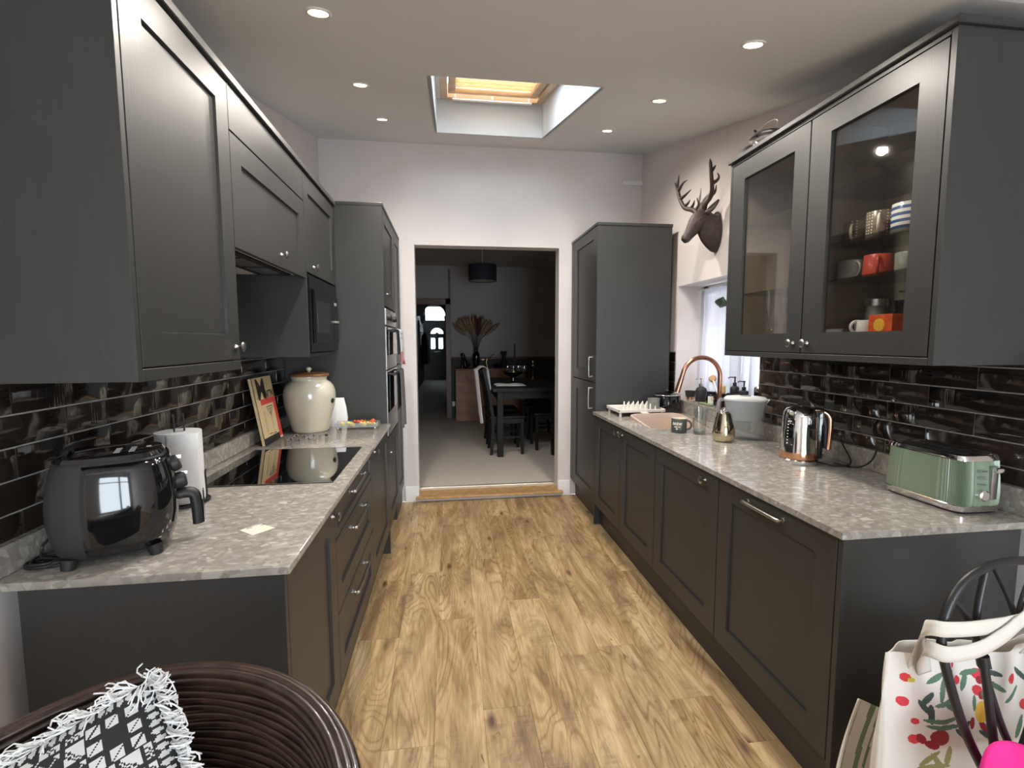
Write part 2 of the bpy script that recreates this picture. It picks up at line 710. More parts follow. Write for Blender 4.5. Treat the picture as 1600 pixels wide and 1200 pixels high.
def make_sheer():
    m = bpy.data.materials.new('sheer_white_voile')
    m.use_nodes = True
    nt = m.node_tree
    nt.nodes.clear()
    out = nt.nodes.new('ShaderNodeOutputMaterial')
    tr = nd(nt, 'ShaderNodeBsdfTransparent')
    df = nd(nt, 'ShaderNodeBsdfDiffuse')
    df.inputs['Color'].default_value = (0.84, 0.84, 0.88, 1)
    tl = nd(nt, 'ShaderNodeBsdfTranslucent')
    tl.inputs['Color'].default_value = (0.60, 0.60, 0.66, 1)
    m0 = nt.nodes.new('ShaderNodeMixShader')
    m0.inputs[0].default_value = 0.62
    nt.links.new(df.outputs[0], m0.inputs[1])
    nt.links.new(tl.outputs[0], m0.inputs[2])
    m1 = nt.nodes.new('ShaderNodeMixShader')
    m1.inputs[0].default_value = 0.86
    nt.links.new(tr.outputs[0], m1.inputs[1])
    nt.links.new(m0.outputs[0], m1.inputs[2])
    nt.links.new(m1.outputs[0], out.inputs['Surface'])
    return m


M = {}
M['paint'] = make_cabinet_paint()
M['plank'] = make_plank()
M['quartz'] = make_quartz()
M['tile'] = make_tile()
M['grout'] = mat('grey_grout', (0.36, 0.35, 0.33), 0.9, var=(60, 0.15))
M['wall'] = mat('pale_pink_plaster', (0.735, 0.68, 0.66), 0.85, var=(3, 0.03), bmp=(40, 0.05))
M['wall_white'] = mat('white_plaster', (0.80, 0.775, 0.765), 0.8, var=(3, 0.03), bmp=(40, 0.05))
M['ceiling'] = mat('ceiling_emulsion', (0.755, 0.765, 0.77), 0.9, var=(2, 0.02), bmp=(60, 0.04))
M['shaft'] = mat('white_shaft_paint', (0.63, 0.665, 0.70), 0.8, var=(3, 0.02))
M['white_gloss'] = mat('white_gloss_woodwork', (0.82, 0.80, 0.78), 0.35, var=(5, 0.02))
M['pine'] = mat('varnished_pine', (0.66, 0.46, 0.28), 0.4, var=(9, 0.12), coat=0.3)
M['oak_trim'] = mat('oak_threshold', (0.50, 0.29, 0.12), 0.4, var=(20, 0.25), bmp=(30, 0.1, (1, 20, 20)))
M['chrome'] = mat('polished_chrome', (0.78, 0.77, 0.75), 0.08, 1.0, var=(20, 0.02))
M['pewter'] = mat('brushed_pewter', (0.46, 0.45, 0.43), 0.28, 1.0, var=(30, 0.1))
M['steel'] = mat('stainless_steel', (0.66, 0.65, 0.645), 0.3, 1.0, bmp=(8, 0.03, (1, 1, 60)))
M['copper'] = mat('brushed_copper', (0.50, 0.25, 0.165), 0.24, 1.0, var=(30, 0.1))
M['rose_copper'] = mat('polished_copper', (0.78, 0.42, 0.28), 0.16, 1.0, var=(30, 0.05))
M['gold'] = mat('pale_gold_metal', (0.70, 0.61, 0.44), 0.10, 1.0, var=(20, 0.05))
M['brass'] = mat('brass', (0.72, 0.50, 0.20), 0.2, 1.0, var=(20, 0.05))
M['black_gloss'] = mat('black_gloss_plastic', (0.006, 0.006, 0.007), 0.06, coat=0.5, var=(20, 0.1))
M['black_matt'] = mat('black_matt_plastic', (0.016, 0.016, 0.017), 0.5, var=(40, 0.1))
M['black_glass'] = mat('black_glass', (0.004, 0.004, 0.005), 0.03, spec=0.6, var=(20, 0.1))
M['hob_glass'] = mat('hob_black_glass', (0.003, 0.003, 0.004), 0.02, spec=1.0, coat=1.0, var=(20, 0.1))
M['black_iron'] = mat('black_wrought_iron', (0.012, 0.012, 0.013), 0.38, var=(50, 0.2), bmp=(60, 0.1))
M['soft_black'] = mat('soft_touch_black', (0.022, 0.022, 0.024), 0.65, var=(40, 0.1))
M['paper_white'] = mat('white_paper', (0.82, 0.82, 0.82), 0.85, var=(30, 0.03), bmp=(90, 0.25))
M['paper_cream'] = mat('cream_paper', (0.74, 0.72, 0.62), 0.7, var=(60, 0.04))
M['book_cover'] = mat('cream_book_cover', srgb(205, 182, 142), 0.6, var=(30, 0.06))
M['book_pages'] = mat('book_pages', srgb(225, 212, 188), 0.8, bmp=(8, 0.3, (200, 1, 1)))
M['ink'] = mat('black_ink', (0.012, 0.012, 0.012), 0.6, var=(40, 0.1))
M['red_ink'] = mat('red_ink', srgb(196, 62, 52), 0.6, var=(30, 0.08))
M['stoneware'] = mat('cream_stoneware_glaze', srgb(205, 198, 178), 0.12, var=(6, 0.06), coat=0.6)
M['lid_wood'] = mat('walnut_lid', srgb(128, 84, 52), 0.45, var=(25, 0.3))
M['cork_dark'] = mat('dark_bung', (0.02, 0.017, 0.014), 0.6, var=(50, 0.3))
M['ceramic_white'] = mat('white_ceramic', (0.80, 0.79, 0.76), 0.2, var=(20, 0.02))
M['drainer'] = mat('off_white_plastic', srgb(226, 222, 212), 0.4, var=(20, 0.02))
M['concrete_grey'] = mat('grey_speckled_cup', srgb(128, 130, 126), 0.6, var=(60, 0.2))
M['sink'] = mat('beige_composite_sink', srgb(196, 176, 160), 0.45, var=(120, 0.08))
M['mug_grey'] = mat('charcoal_glaze', srgb(68, 72, 70), 0.3, var=(30, 0.06))
M['cream_glaze'] = mat('cream_glaze', srgb(236, 228, 208), 0.2, var=(20, 0.03))
M['mug_grey2'] = mat('grey_green_glaze', srgb(150, 152, 142), 0.25, var=(30, 0.06))
M['mug_red'] = mat('coral_red_glaze', srgb(204, 84, 70), 0.25, var=(30, 0.06))
M['orange_box'] = mat('orange_card', srgb(222, 92, 30), 0.5, var=(25, 0.3))
M['yellow_print'] = mat('yellow_print', srgb(244, 190, 60), 0.5, var=(25, 0.1))
M['mint'] = mat('sage_green_enamel', srgb(126, 142, 120), 0.30, var=(20, 0.03), coat=0.2)
M['cab_inside'] = mat('cabinet_lining', (0.30, 0.235, 0.19), 0.5, var=(8, 0.1))
M['glass'] = clear_mat('clear_glass', (0.93, 0.95, 0.95), 2.2)
M['pane'] = clear_mat('cabinet_pane', (0.93, 0.93, 0.92), 1.4)
M['shelf_glass'] = clear_mat('glass_shelf', (0.90, 0.94, 0.92), 1.2)
M['window_pane'] = clear_mat('window_pane', (0.97, 0.98, 0.99), 0.8)
M['clear_plastic'] = clear_mat('clear_plastic', (0.93, 0.95, 0.96), 0.9, 0.25, (0.80, 0.86, 0.90))
M['milky_plastic'] = clear_mat('milky_plastic', (0.9, 0.93, 0.96), 0.8, 0.66, (0.95, 0.94, 0.92))
M['jug_lid'] = mat('pale_grey_lid', srgb(224, 224, 220), 0.35, var=(10, 0.02))
M['sheer'] = make_sheer()
M['dots'] = make_dots()
M['stripes'] = make_stripes()
M['black_satin'] = mat('black_satin_front', (0.004, 0.004, 0.0045), 0.22, spec=0.2, var=(20, 0.1))
M['bronze'] = mat('dark_bronze_resin', srgb(62, 52, 48), 0.55, var=(30, 0.35), bmp=(55, 0.35))
M['bulb'] = emit_mat('lamp_lens', (1.0, 0.72, 0.36), 30.0)
M['bezel'] = mat('white_lamp_bezel', (0.75, 0.72, 0.68), 0.35, var=(20, 0.02))
M['blind'] = clear_mat('cream_blind', (0.9, 0.8, 0.6), 0.2, 0.97, (0.72, 0.56, 0.36))
M['carpet'] = mat('beige_carpet', (0.62, 0.545, 0.47), 0.95, var=(180, 0.2), bmp=(260, 0.5))
M['dark_wall'] = mat('dark_dado_paint', (0.035, 0.032, 0.032), 0.6, var=(5, 0.08))
M['dining_wall'] = mat('grey_dining_emulsion', (0.46, 0.44, 0.43), 0.85, var=(3, 0.05))
M['brown_trim'] = mat('red_brown_stained_wood', (0.14, 0.065, 0.042), 0.4, var=(18, 0.25))
M['sideboard'] = mat('waxed_pine_sideboard', (0.36, 0.165, 0.075), 0.4, var=(10, 0.25))
M['black_wood'] = mat('black_stained_wood', (0.010, 0.0095, 0.009), 0.5, spec=0.25, var=(20, 0.2))
M['navy'] = mat('navy_lamp_shade', (0.012, 0.014, 0.022), 0.8, var=(80, 0.1))
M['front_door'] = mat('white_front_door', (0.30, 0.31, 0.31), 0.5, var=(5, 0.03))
M['frost'] = clear_mat('frosted_door_glass', (0.95, 0.97, 1.0), 0.6, 0.45, (0.9, 0.95, 1.0))
M['rattan'] = mat('dark_brown_rattan', (0.038, 0.019, 0.012), 0.28, var=(22, 0.55), coat=0.25, rand=True)
M['fringe'] = mat('white_cotton_yarn', (0.74, 0.74, 0.74), 0.9, var=(60, 0.06))
M['cushion'] = attr_mat('cushion_weave', 0.9, 300)
M['print'] = attr_mat('printed_canvas', 0.85, 400)
M['sky_block'] = mat('sky_block_grey', (0.42, 0.40, 0.40), 0.9, var=(3, 0.15), bmp=(30, 0.3))  # for the added wall that blocks sky light, out of view
M['canvas'] = mat('natural_canvas', (0.70, 0.655, 0.59), 0.9, var=(12, 0.05), bmp=(500, 0.3))
M['pink'] = mat('hot_pink_fabric', srgb(236, 44, 146), 0.85, var=(10, 0.08), bmp=(200, 0.2))
M['blue_grey'] = mat('blue_grey_fabric', srgb(146, 158, 166), 0.9, var=(10, 0.08), bmp=(200, 0.2))
M['grey_towel'] = mat('grey_towel', srgb(112, 112, 112), 0.95, var=(60, 0.15), bmp=(220, 0.4))
M['towel_print'] = attr_mat('printed_tea_towel', 0.9, 300)
M['sponge'] = mat('yellow_sponge', srgb(214, 178, 104), 0.95, var=(60, 0.15), bmp=(120, 0.5))
M['green_cloth'] = mat('green_sponge_cloth', srgb(132, 148, 108), 0.9, var=(60, 0.1))
M['brush_wood'] = mat('beech_brush', srgb(196, 150, 106), 0.5, var=(20, 0.12))
M['bristle'] = mat('pale_bristle', srgb(228, 206, 160), 0.8, var=(60, 0.1))
M['label_white'] = mat('white_label', (0.78, 0.77, 0.75), 0.6, var=(30, 0.03))
M['leaf'] = mat('green_leaf', (0.05, 0.085, 0.045), 0.4, var=(15, 0.3))
M['yellow_sweet'] = mat('yellow_wrapper', srgb(252, 208, 90), 0.3, var=(40, 0.3))
M['red_sweet'] = mat('red_wrapper', srgb(214, 90, 60), 0.3, var=(40, 0.3))
M['grey_felt'] = mat('grey_cut_felt', srgb(118, 116, 114), 0.8, var=(60, 0.25))
M['pampas'] = mat('dried_pampas', srgb(150, 124, 96), 0.95, var=(30, 0.25))
M['pampas_red'] = mat('dried_plum_grass', srgb(96, 52, 54), 0.95, var=(30, 0.25))
M['stalk'] = mat('dry_stalk', srgb(82, 70, 54), 0.9, var=(30, 0.2))
M['bag_red'] = mat('coat_cloth', (0.01, 0.01, 0.011), 0.9, var=(10, 0.2))
M['slot_dark'] = mat('dark_recess', (0.003, 0.003, 0.003), 0.8, var=(10, 0.1))
M['strip_metal'] = mat('threshold_strip', (0.62, 0.56, 0.46), 0.3, 1.0, var=(20, 0.05))
M['hood_metal'] = mat('extractor_filter', (0.42, 0.42, 0.42), 0.35, 0.9, bmp=(90, 0.3))
# ================================================================== ROOM SHELL
XL, XR, YB = -1.038, 1.747, 4.256           # kitchen walls
YN = -2.4                                    # glazed rear wall, behind the camera
ZC0, SL, YFLAT = 3.087, 0.2429, 1.2          # sloping ceiling


def zc(y):
    return ZC0 - SL * (YB - max(y, YFLAT))


HX0, HX1, HY0, HY1 = -0.060, 0.722, 2.27, 3.685    # skylight opening
WY0, WY1, WZ0, WZ1 = 2.492, 3.503, 0.965, 1.84     # side window opening
DX0, DX1, DZ1 = -0.281, 0.993, 2.251               # opening to the dining room

# floor with separate planks
mb = MB().box(XL - 0.1, XR + 0.1, YN, YB, -0.06, -0.004)
floor = struct('floor', mb, M['slot_dark'])
PW, PLEN = 0.185, 1.29
ends = {1: 2.25, 2: 2.89, 3: 2.37, 4: 1.74, 5: 2.51, 8: 2.98, 9: 2.75, 6: 3.3, 7: 2.05}
rnd = random.Random(3)
for k in range(-3, 13):
    x0, x1 = -0.625 + k * PW, -0.625 + (k + 1) * PW
    x0c, x1c = max(x0, XL), min(x1, XR)
    if x1c - x0c < 0.02:
        continue
    e = ends.get(k, rnd.uniform(1.5, 2.8))
    y = e - PLEN * 5
    while y < YB:
        ya, yb = max(y, YN), min(y + PLEN, YB)
        y += PLEN
        if yb - ya < 0.03 or (ya > 1.25 and (x1c < -0.47 or x0c > 1.17)):
            continue
        p = MB().box(x0c + 0.0003, x1c - 0.0003, ya + 0.0003, yb - 0.0003, -0.004, 0.0, 0.0007)
        obj('plank', p, M['plank'], floor)

# left wall
mb = MB().box(XL - 0.12, XL, YN, YB, 0, 3.2)
wall_left = struct('wall_left', mb, M['wall'])
# right wall with window opening
mb = MB().box(XR, XR + 0.30, YN, WY0, 0, 3.2).box(XR, XR + 0.30, WY1, YB, 0, 3.2)
mb.box(XR, XR + 0.30, WY0, WY1, 0, WZ0).box(XR, XR + 0.30, WY0, WY1, WZ1, 3.2)
wall_right = struct('wall_right', mb, M['wall'])
# end wall with opening
mb = MB().box(XL, DX0, YB, YB + 0.14, 0, 3.25).box(DX1, XR, YB, YB + 0.14, 0, 3.25)
mb.box(DX0, DX1, YB, YB + 0.14, DZ1, 3.25).box(DX0, DX1, YB, YB + 0.14, 0, 0.03)
wall_back = struct('wall_back', mb, M['wall'])
# rear wall behind the camera with wide glazed doors
GX0, GX1, GZ1 = 0.05, 1.55, 2.05
mb = MB().box(XL, GX0, YN - 0.12, YN, 0, 2.345).box(GX1, XR, YN - 0.12, YN, 0, 2.345).box(GX0, GX1, YN - 0.12, YN, GZ1, 2.345)
wall_front = struct('wall_front', mb, M['wall_white'])
door_rear = struct_empty('door_2', (0.80, YN - 0.06, 0))
for i in range(3):
    xm = GX0 + 0.03 + i * (GX1 - GX0 - 0.06) / 2
    obj('stile', MB().box(xm - 0.035, xm + 0.035, YN - 0.09, YN - 0.03, 0.0, GZ1), M['white_gloss'], door_rear)
for z0, z1 in ((0.0, 0.12), (1.62, 1.67), (GZ1 - 0.07, GZ1)):
    obj('rail', MB().box(GX0, GX1, YN - 0.085, YN - 0.035, z0, z1), M['white_gloss'], door_rear)

# ceiling: sloping part with skylight hole, flat part over the near end
mb = MB().prism([(XL - 0.1, YFLAT), (XR + 0.2, YFLAT), (XR + 0.2, YB + 0.05), (XL - 0.1, YB + 0.05)], 0.0, 0.02, 'z',
                [[(HX0, HY0), (HX0, HY1), (HX1, HY1), (HX1, HY0)]])
mb.v = [(x, y, z + ZC0 - SL * (YB - y)) for x, y, z in mb.v]
mb.box(XL - 0.1, XR + 0.2, YN - 0.1, YFLAT, zc(0), zc(0) + 0.02)
ceiling = struct('ceiling', mb, M['ceiling'], smooth=0)
SH = 0.26
mb = MB()
for xa, ya, xb, yb in ((HX0, HY0, HX0, HY1), (HX1, HY0, HX1, HY1)):
    s = -1 if xa == HX0 else 1
    xa = xb = xa - s * .0005
    mb.add([(xa, ya, zc(ya)), (xb, yb, zc(yb)), (xb, yb, zc(yb) + SH), (xa, ya, zc(ya) + SH),
            (xa + s * .02, ya, zc(ya)), (xb + s * .02, yb, zc(yb)), (xb + s * .02, yb, zc(yb) + SH), (xa + s * .02, ya, zc(ya) + SH)],
           [(0, 1, 2, 3), (4, 5, 6, 7), (0, 1, 5, 4), (3, 2, 6, 7), (0, 3, 7, 4), (1, 2, 6, 5)])
mb.box(HX0, HX1, HY1 - .0005, HY1 + 0.02, zc(HY1) + .0005, zc(HY1) + SH)
mb.box(HX0, HX1, HY0 - 0.02, HY0 + .0005, zc(HY0) + .0005, zc(HY0) + SH)
obj('skylight_shaft', mb, M['shaft'], ceiling, smooth=0)

# skylight window (pine frame, sash, pane, vent bar, cream blind)
sky = struct_empty('window_2', ((HX0 + HX1) / 2, (HY0 + HY1) / 2, zc(2.97)))


def shear(mb):
    mb.v = [(x, y, z + ZC0 - SL * (YB - y)) for x, y, z in mb.v]
    return mb


a, b, c, d = HX0 + .028, HX1 - .004, HY0, HY1
for q in ((a, a + .05, c, d), (b - .05, b, c, d), (a + .05, b - .05, c, c + .05), (a + .05, b - .05, d - .05, d)):
    obj('frame', shear(MB().box(*q, .235, .34, .002)), M['pine'], sky)
obj('shaft_liner', shear(MB().box(HX0, HX0 + .028, HY0, HY1, .235, .27)), M['white_gloss'], sky)
a, b, c, d = a + .055, b - .055, c + .055, d - .085
for q in ((a, a + .05, c, d), (b - .05, b, c, d), (a + .05, b - .05, c, c + .05), (a + .05, b - .05, d - .05, d)):
    obj('sash', shear(MB().box(*q, .255, .33, .003)), M['pine'], sky)
obj('pane', shear(MB().box(a + .05, b - .05, c + .05, d - .05, .31, .316)), M['window_pane'], sky)
vb = MB().cyl((a + .03, d + .035, .225), (b - .03, d + .035, .225), .009, n=12)
for xx in (a + .05, (a + b) / 2, b - .05):
    vb.cyl((xx, d + .035, .225), (xx, d + .035, .26), .007, n=10)
obj('vent_bar', shear(vb), M['white_gloss'], sky)
bl = MB()
for i in range(9):
    y0 = d - .055 - (i + 1) * .042
    bl.box(a + .052, b - .052, y0, y0 + .041, .287 + (i % 2) * .004, .291 + (i % 2) * .004)
obj('blind', shear(bl), M['blind'], sky)
obj('blind_rail', shear(MB().box(a + .052, b - .052, d - .45, d - .43, .28, .297, .002)), M['white_gloss'], sky)

# side window: frame, panes, stone sill
win = struct_empty('window_1', (1.95, 3.0, WZ0))
wx0, wx1 = 1.955, 2.01
for q in ((WY0, WY0 + .06, WZ0, WZ1), (WY1 - .06, WY1, WZ0, WZ1), (WY0, WY1, WZ0, WZ0 + .06), (WY0, WY1, WZ1 - .06, WZ1), (2.97, 3.03, WZ0, WZ1), (WY0, WY1, 1.52, 1.57)):
    obj('window_frame', MB().box(wx0, wx1, q[0], q[1], q[2], q[3], .004), M['white_gloss'], win)
obj('pane', MB().box(1.98, 1.986, WY0 + .05, WY1 - .05, WZ0 + .05, WZ1 - .05), M['window_pane'], win)
obj('window_sill', MB().box(1.728, 1.955, WY0 + .002, WY1 - .002, WZ0, WZ0 + .02, .002), M['quartz'], win)

# unseen wall added outside the side window to cut sky light on the curtain
struct('wall_sky_block', MB().box(3.0, 3.2, -0.5, 6.8, 0, 5.6), M['sky_block'])
# skirting, step and threshold at the opening
def skirting(name, poly_x0, poly_x1):
    mb = MB()
    prof = [(0, 0), (0.018, 0), (0.018, 0.105), (0.012, 0.118), (0.012, 0.126), (0.006, 0.138), (0, 0.138)]
    n = len(prof)
    vs = [(x, YB - p[0], p[1]) for x in (poly_x0, poly_x1) for p in prof]
    fs = [(i, (i + 1) % n, n + (i + 1) % n, n + i) for i in range(n)] + [tuple(range(n)), tuple(reversed(range(n, 2 * n)))]
    mb.add(vs, fs)
    return struct(name, mb, M['white_gloss'])


skirting('baseboard_left', -0.395, DX0)
skirting('baseboard_right', DX1, 1.10)
struct('baseboard_step', MB().box(DX0, DX1, YB - 0.012, YB, 0, 0.032), M['white_gloss'])
struct('trim_1', MB().box(-0.302, 1.03, YB - 0.066, YB + 0.0, 0.032, 0.052, 0.006, 2).box(DX0, DX1, YB, YB + 0.17, 0.03, 0.054), M['oak_trim'])
struct('trim_2', MB().box(DX0, DX1, YB + 0.15, YB + 0.185, 0.054, 0.074, 0.004), M['strip_metal'])
struct('jamb_bright_lining', MB().box(DX0, DX0 + .003, YB - .001, YB + .141, .054, DZ1).box(DX1 - .003, DX1, YB - .001, YB + .141, .054, DZ1), M['white_gloss'])  # thin white linings added; their pale colour stands in for light on the jambs
struct('trim_3', MB().box(1.56, XR, YB - 0.02, YB, 2.815, 2.85, 0.003), M['white_gloss'])

# tiles on both side walls
TH, TL, GR = 0.0775, 0.3205, 0.0035


def tile_field(wall, face_sign, xw, y0, y1, z0, z1, zline, joint, parity):
    """running-bond tiles standing proud of a grout bed"""
    if face_sign > 0:
        gx0, gx1, tx0, tx1 = xw, xw + 0.005, xw + 0.001, xw + 0.0085
    else:
        gx0, gx1, tx0, tx1 = xw - 0.005, xw, xw - 0.0085, xw - 0.001
    obj('grout', MB().box(gx0, gx1, y0, y1, z0, z1), M['grout'], wall)
    k = math.floor((z0 - zline) / TH)
    while zline + k * TH < z1 - 0.004:
        za, zb = max(zline + k * TH, z0), min(zline + (k + 1) * TH, z1)
        if zb - za > 0.008:
            off = joint + (TL / 2 if (k + parity) % 2 else 0)
            j = math.floor((y0 - off) / TL)
            while off + j * TL < y1 - 0.004:
                ya, yb = max(off + j * TL, y0), min(off + (j + 1) * TL, y1)
                if yb - ya > 0.01:
                    obj('tile', MB().box(tx0, tx1, ya + GR / 2, yb - GR / 2, za + GR / 2, zb - GR / 2, 0.0022, 2), M['tile'], wall)
                j += 1
        k += 1


tile_field(wall_left, 1, XL, 1.19, 3.19, 0.962, 1.40, 1.256, 1.274, 0)
tile_field(wall_left, 1, XL, 1.76, 2.53, 1.40, 1.745, 1.256, 1.274, 0)
tile_field(wall_right, -1, XR, 1.185, WY0, 0.975, 1.40, 1.262, 1.526, 1)
tile_field(wall_right, -1, XR, WY1 + 0.005, 3.60, 0.975, 1.345, 1.262, 3.19, 1)

# ------------------------------------------------------------------ dining room and hall beyond
ZD, YF, YD = 0.07, 8.45, 17.0
struct('floor', MB().box(-1.4, 2.3, YB + 0.14, YF, ZD - 0.05, ZD).box(-0.9, 0.1, YF, YD, ZD - 0.05, ZD), M['carpet'])
struct('wall_dining_left', MB().box(-1.5, -1.4, YB + .14, YF, 0, 2.72), M['dining_wall'])
struct('wall_dining_right', MB().box(2.3, 2.4, YB + .14, YF, 0, 2.72), M['dining_wall'])
struct('wall_dining_near', MB().box(-1.4, DX0, YB + .14, YB + .15, 0, 2.72).box(DX1, 2.3, YB + .14, YB + .15, 0, 2.72).box(DX0, DX1, YB + .14, YB + .15, DZ1, 2.72), M['dining_wall'])
struct('ceiling', MB().box(-1.5, 2.4, YB + .14, YF + .1, 2.72, 2.8).box(-1.0, .2, YF, YD, 2.72, 2.8), M['dining_wall'])
wall_far = struct('wall_far', MB().box(-1.4, -.85, YF, YF + .1, 0, 2.72).box(-.042, 2.3, YF, YF + .1, 0, 2.72).box(-.85, -.042, YF, YF + .1, 2.06, 2.72), M['dining_wall'])
obj('dado_panel', MB().box(.047, 2.3, YF - .012, YF, ZD, 1.11), M['dark_wall'], wall_far)
obj('dado_rail', MB().box(.047, 2.3, YF - .035, YF, 1.105, 1.15, .008, 2), M['brown_trim'], wall_far)
struct('trim_4', MB().box(-.042, .047, YF - .03, YF, ZD, 2.165, .005).box(-.94, .047, YF - .03, YF, 2.06, 2.165, .005).box(-.94, -.85, YF - .03, YF, ZD, 2.06, .005), M['brown_trim'])
struct('trim_5', MB().box(.012, .047, YF - .02, YF, 2.165, 2.66, .004), M['brown_trim'])
struct('wall_hall_left', MB().box(-.95, -.85, YF + .1, YD, 0, 2.72), M['dark_wall'])
struct('wall_hall_right', MB().box(.10, .2, YF + .1, YD, 0, 2.72), M['dark_wall'])
# arch across the hall with corbels
arch = [(-.85, ZD), (-.85, 2.72), (.1, 2.72), (.1, ZD), (0.02, ZD), (0.02, 1.95)]
for i in range(13):
    t = math.pi * i / 12
    arch.append((-.31 + .25 * math.cos(t), 2.0 + .25 * math.sin(t)))
arch += [(-.70, 2.0), (-.70, 1.95), (-.78, 1.90), (-.78, ZD)]
wall_arch = struct('wall_hall_arch', MB().prism(arch, 11.0, 11.12, 'y'), M['dark_wall'])
for s, xx in ((1, -.56), (-1, -.03)):
    pr = [(xx - .06, 2.0), (xx + .06, 2.0), (xx + .05, 1.90), (xx + .02, 1.84), (xx - .02, 1.80), (xx - .05, 1.88)]
    obj('corbel', MB().prism(pr, 10.95, 11.12, 'y'), M['dark_wall'], wall_arch)
# front door wall, transom and glazed front door
struct('wall_hall_end', MB().box(-.95, -.81, YD, YD + .1, 0, 2.72).box(.04, .2, YD, YD + .1, 0, 2.72).box(-.81, .04, YD, YD + .1, 2.68, 2.72).box(-.81, .04, YD, YD + .1, 2.08, 2.15), M['front_door'])
win3 = struct_empty('window_3', (-.385, YD, 2.15))
obj('window_frame', MB().box(-.81, -.77, YD, YD + .06, 2.15, 2.68).box(-.02, .04, YD, YD + .06, 2.15, 2.68).box(-.81, .04, YD, YD + .06, 2.62, 2.68), M['front_door'], win3)
obj('pane', MB().box(-.77, -.02, YD + .03, YD + .036, 2.15, 2.62), M['frost'], win3)
door1 = struct_empty('door_1', (-.385, YD, ZD))
fan = [(-.385 + .215 * math.cos(math.pi * i / 12), 1.69 + .20 * math.sin(math.pi * i / 12)) for i in range(13)]
fan += [(-.46, 1.69), (-.385, 1.75), (-.31, 1.69)]
pn1 = [(-.60, 1.165), (-.60, 1.54), (-.455, 1.54), (-.455, 1.165)]
pn2 = [(-.335, 1.165), (-.335, 1.54), (-.19, 1.54), (-.19, 1.165)]
obj('leaf', MB().prism([(-.81, ZD), (-.81, 2.08), (.04, 2.08), (.04, ZD)], YD, YD + .045, 'y', [fan, pn1, pn2]), M['front_door'], door1, smooth=0)
for p in (fan, pn1, pn2):
    obj('pane', MB().prism(p, YD + .02, YD + .026, 'y'), M['frost'], door1, smooth=0)
obj('letter_plate', MB().box(-.50, -.27, YD - .012, YD, 1.04, 1.09, .003), M['pewter'], door1)
# ================================================================== KITCHEN UNITS
XFL, XFR = -0.406, 1.107        # door faces of the two base runs
WT0, WT1 = 0.870, 0.890         # worktop underside / top


def shaker(mb, xf, sg, y0, y1, z0, z1, rail=0.082, dep=0.009, th=0.02, g=0.0015):
    """recessed-panel door facing +x (sg=1) or -x (sg=-1)"""
    y0, y1, z0, z1 = y0 + g, y1 - g, z0 + g, z1 - g
    ry = min(rail, (y1 - y0) * 0.3)
    rz = min(rail, (z1 - z0) * 0.3)
    xb, xp = xf - sg * th, xf - sg * dep
    e = 0.0012

    def rect(x, a, b, c, d):
        return [(x, a, c), (x, b, c), (x, b, d), (x, a, d)]
    rings = [rect(xb, y0, y1, z0, z1), rect(xf - sg * e, y0, y1, z0, z1), rect(xf, y0 + e, y1 - e, z0 + e, z1 - e),
             rect(xf, y0 + ry, y1 - ry, z0 + rz, z1 - rz), rect(xp, y0 + ry + e, y1 - ry - e, z0 + rz + e, z1 - rz - e)]
    return mb.loft(rings, True, True, True)


def glazed(mb, xf, sg, y0, y1, z0, z1, rail, th=0.02, g=0.0015):
    y0, y1, z0, z1 = y0 + g, y1 - g, z0 + g, z1 - g
    xb = xf - sg * th
    o = [(y0, z0), (y1, z0), (y1, z1), (y0, z1)]
    i = [(y0 + rail[0], z0 + rail[2]), (y1 - rail[1], z0 + rail[2]), (y1 - rail[1], z1 - rail[3]), (y0 + rail[0], z1 - rail[3])]
    return mb.prism(o, xb, xf, 'x', [i])


def knob(parent, x, sg, y, z, m=None):
    mb = MB().lathe([(0.0, 0), (0.0085, 0), (0.0085, 0.002), (0.0045, 0.006), (0.004, 0.016), (0.007, 0.019), (0.0155, 0.021), (0.0165, 0.025), (0.012, 0.0285), (0.0, 0.029)],
                    (x, y, z), 20, (sg, 0, 0), cap=False)
    return obj('knob', mb, m or M['pewter'], parent, 50)


def bar_handle(parent, x, sg, p0, p1, m=None):
    """square bow handle between two (y,z) points"""
    (ya, za), (yb, zb) = p0, p1
    mb = MB()
    d = Vector((0, yb - ya, zb - za)).normalized()
    A, B = Vector((x, ya, za)), Vector((x, yb, zb))
    for P, s in ((A, 1), (B, -1)):
        mb.cyl(P, P + Vector((sg * 0.004, 0, 0)), 0.010, n=14)
    pts = [A, A + Vector((sg * .018, 0, 0)), A + Vector((sg * .026, 0, 0)) + d * .012, B + Vector((sg * .026, 0, 0)) - d * .012, B + Vector((sg * .018, 0, 0)), B]
    pts = cr(pts, 4)
    mb.tube(pts, 0.0065, 10)
    return obj('handle', mb, m or M['pewter'], parent, 50)


def hollow(mb, x0, x1, y0, y1, z0, z1, t=0.016, open_side='x1'):
    """carcass of five boards, open at one side"""
    mb.box(x0, x1, y0, y0 + t, z0, z1).box(x0, x1, y1 - t, y1, z0, z1)
    mb.box(x0, x1, y0 + t, y1 - t, z0, z0 + t).box(x0, x1, y0 + t, y1 - t, z1 - t, z1)
    if open_side == 'x1':
        mb.box(x0, x0 + 0.008, y0 + t, y1 - t, z0 + t, z1 - t)
    else:
        mb.box(x1 - 0.008, x1, y0 + t, y1 - t, z0 + t, z1 - t)
    return mb


P = M['paint']
# ---- left base run -------------------------------------------------
cb = XFL - 0.0205


def base_unit(label, y0, y1, xa, xb, zb=0.165, zt=WT0):
    t = thing('base_cabinet', label, 'cabinet', ((xa + xb) / 2, (y0 + y1) / 2, 0))
    obj('carcass', MB().box(xa, xb, y0 + .0005, y1 - .0005, zb, zt - 0.001), P, t)
    return t


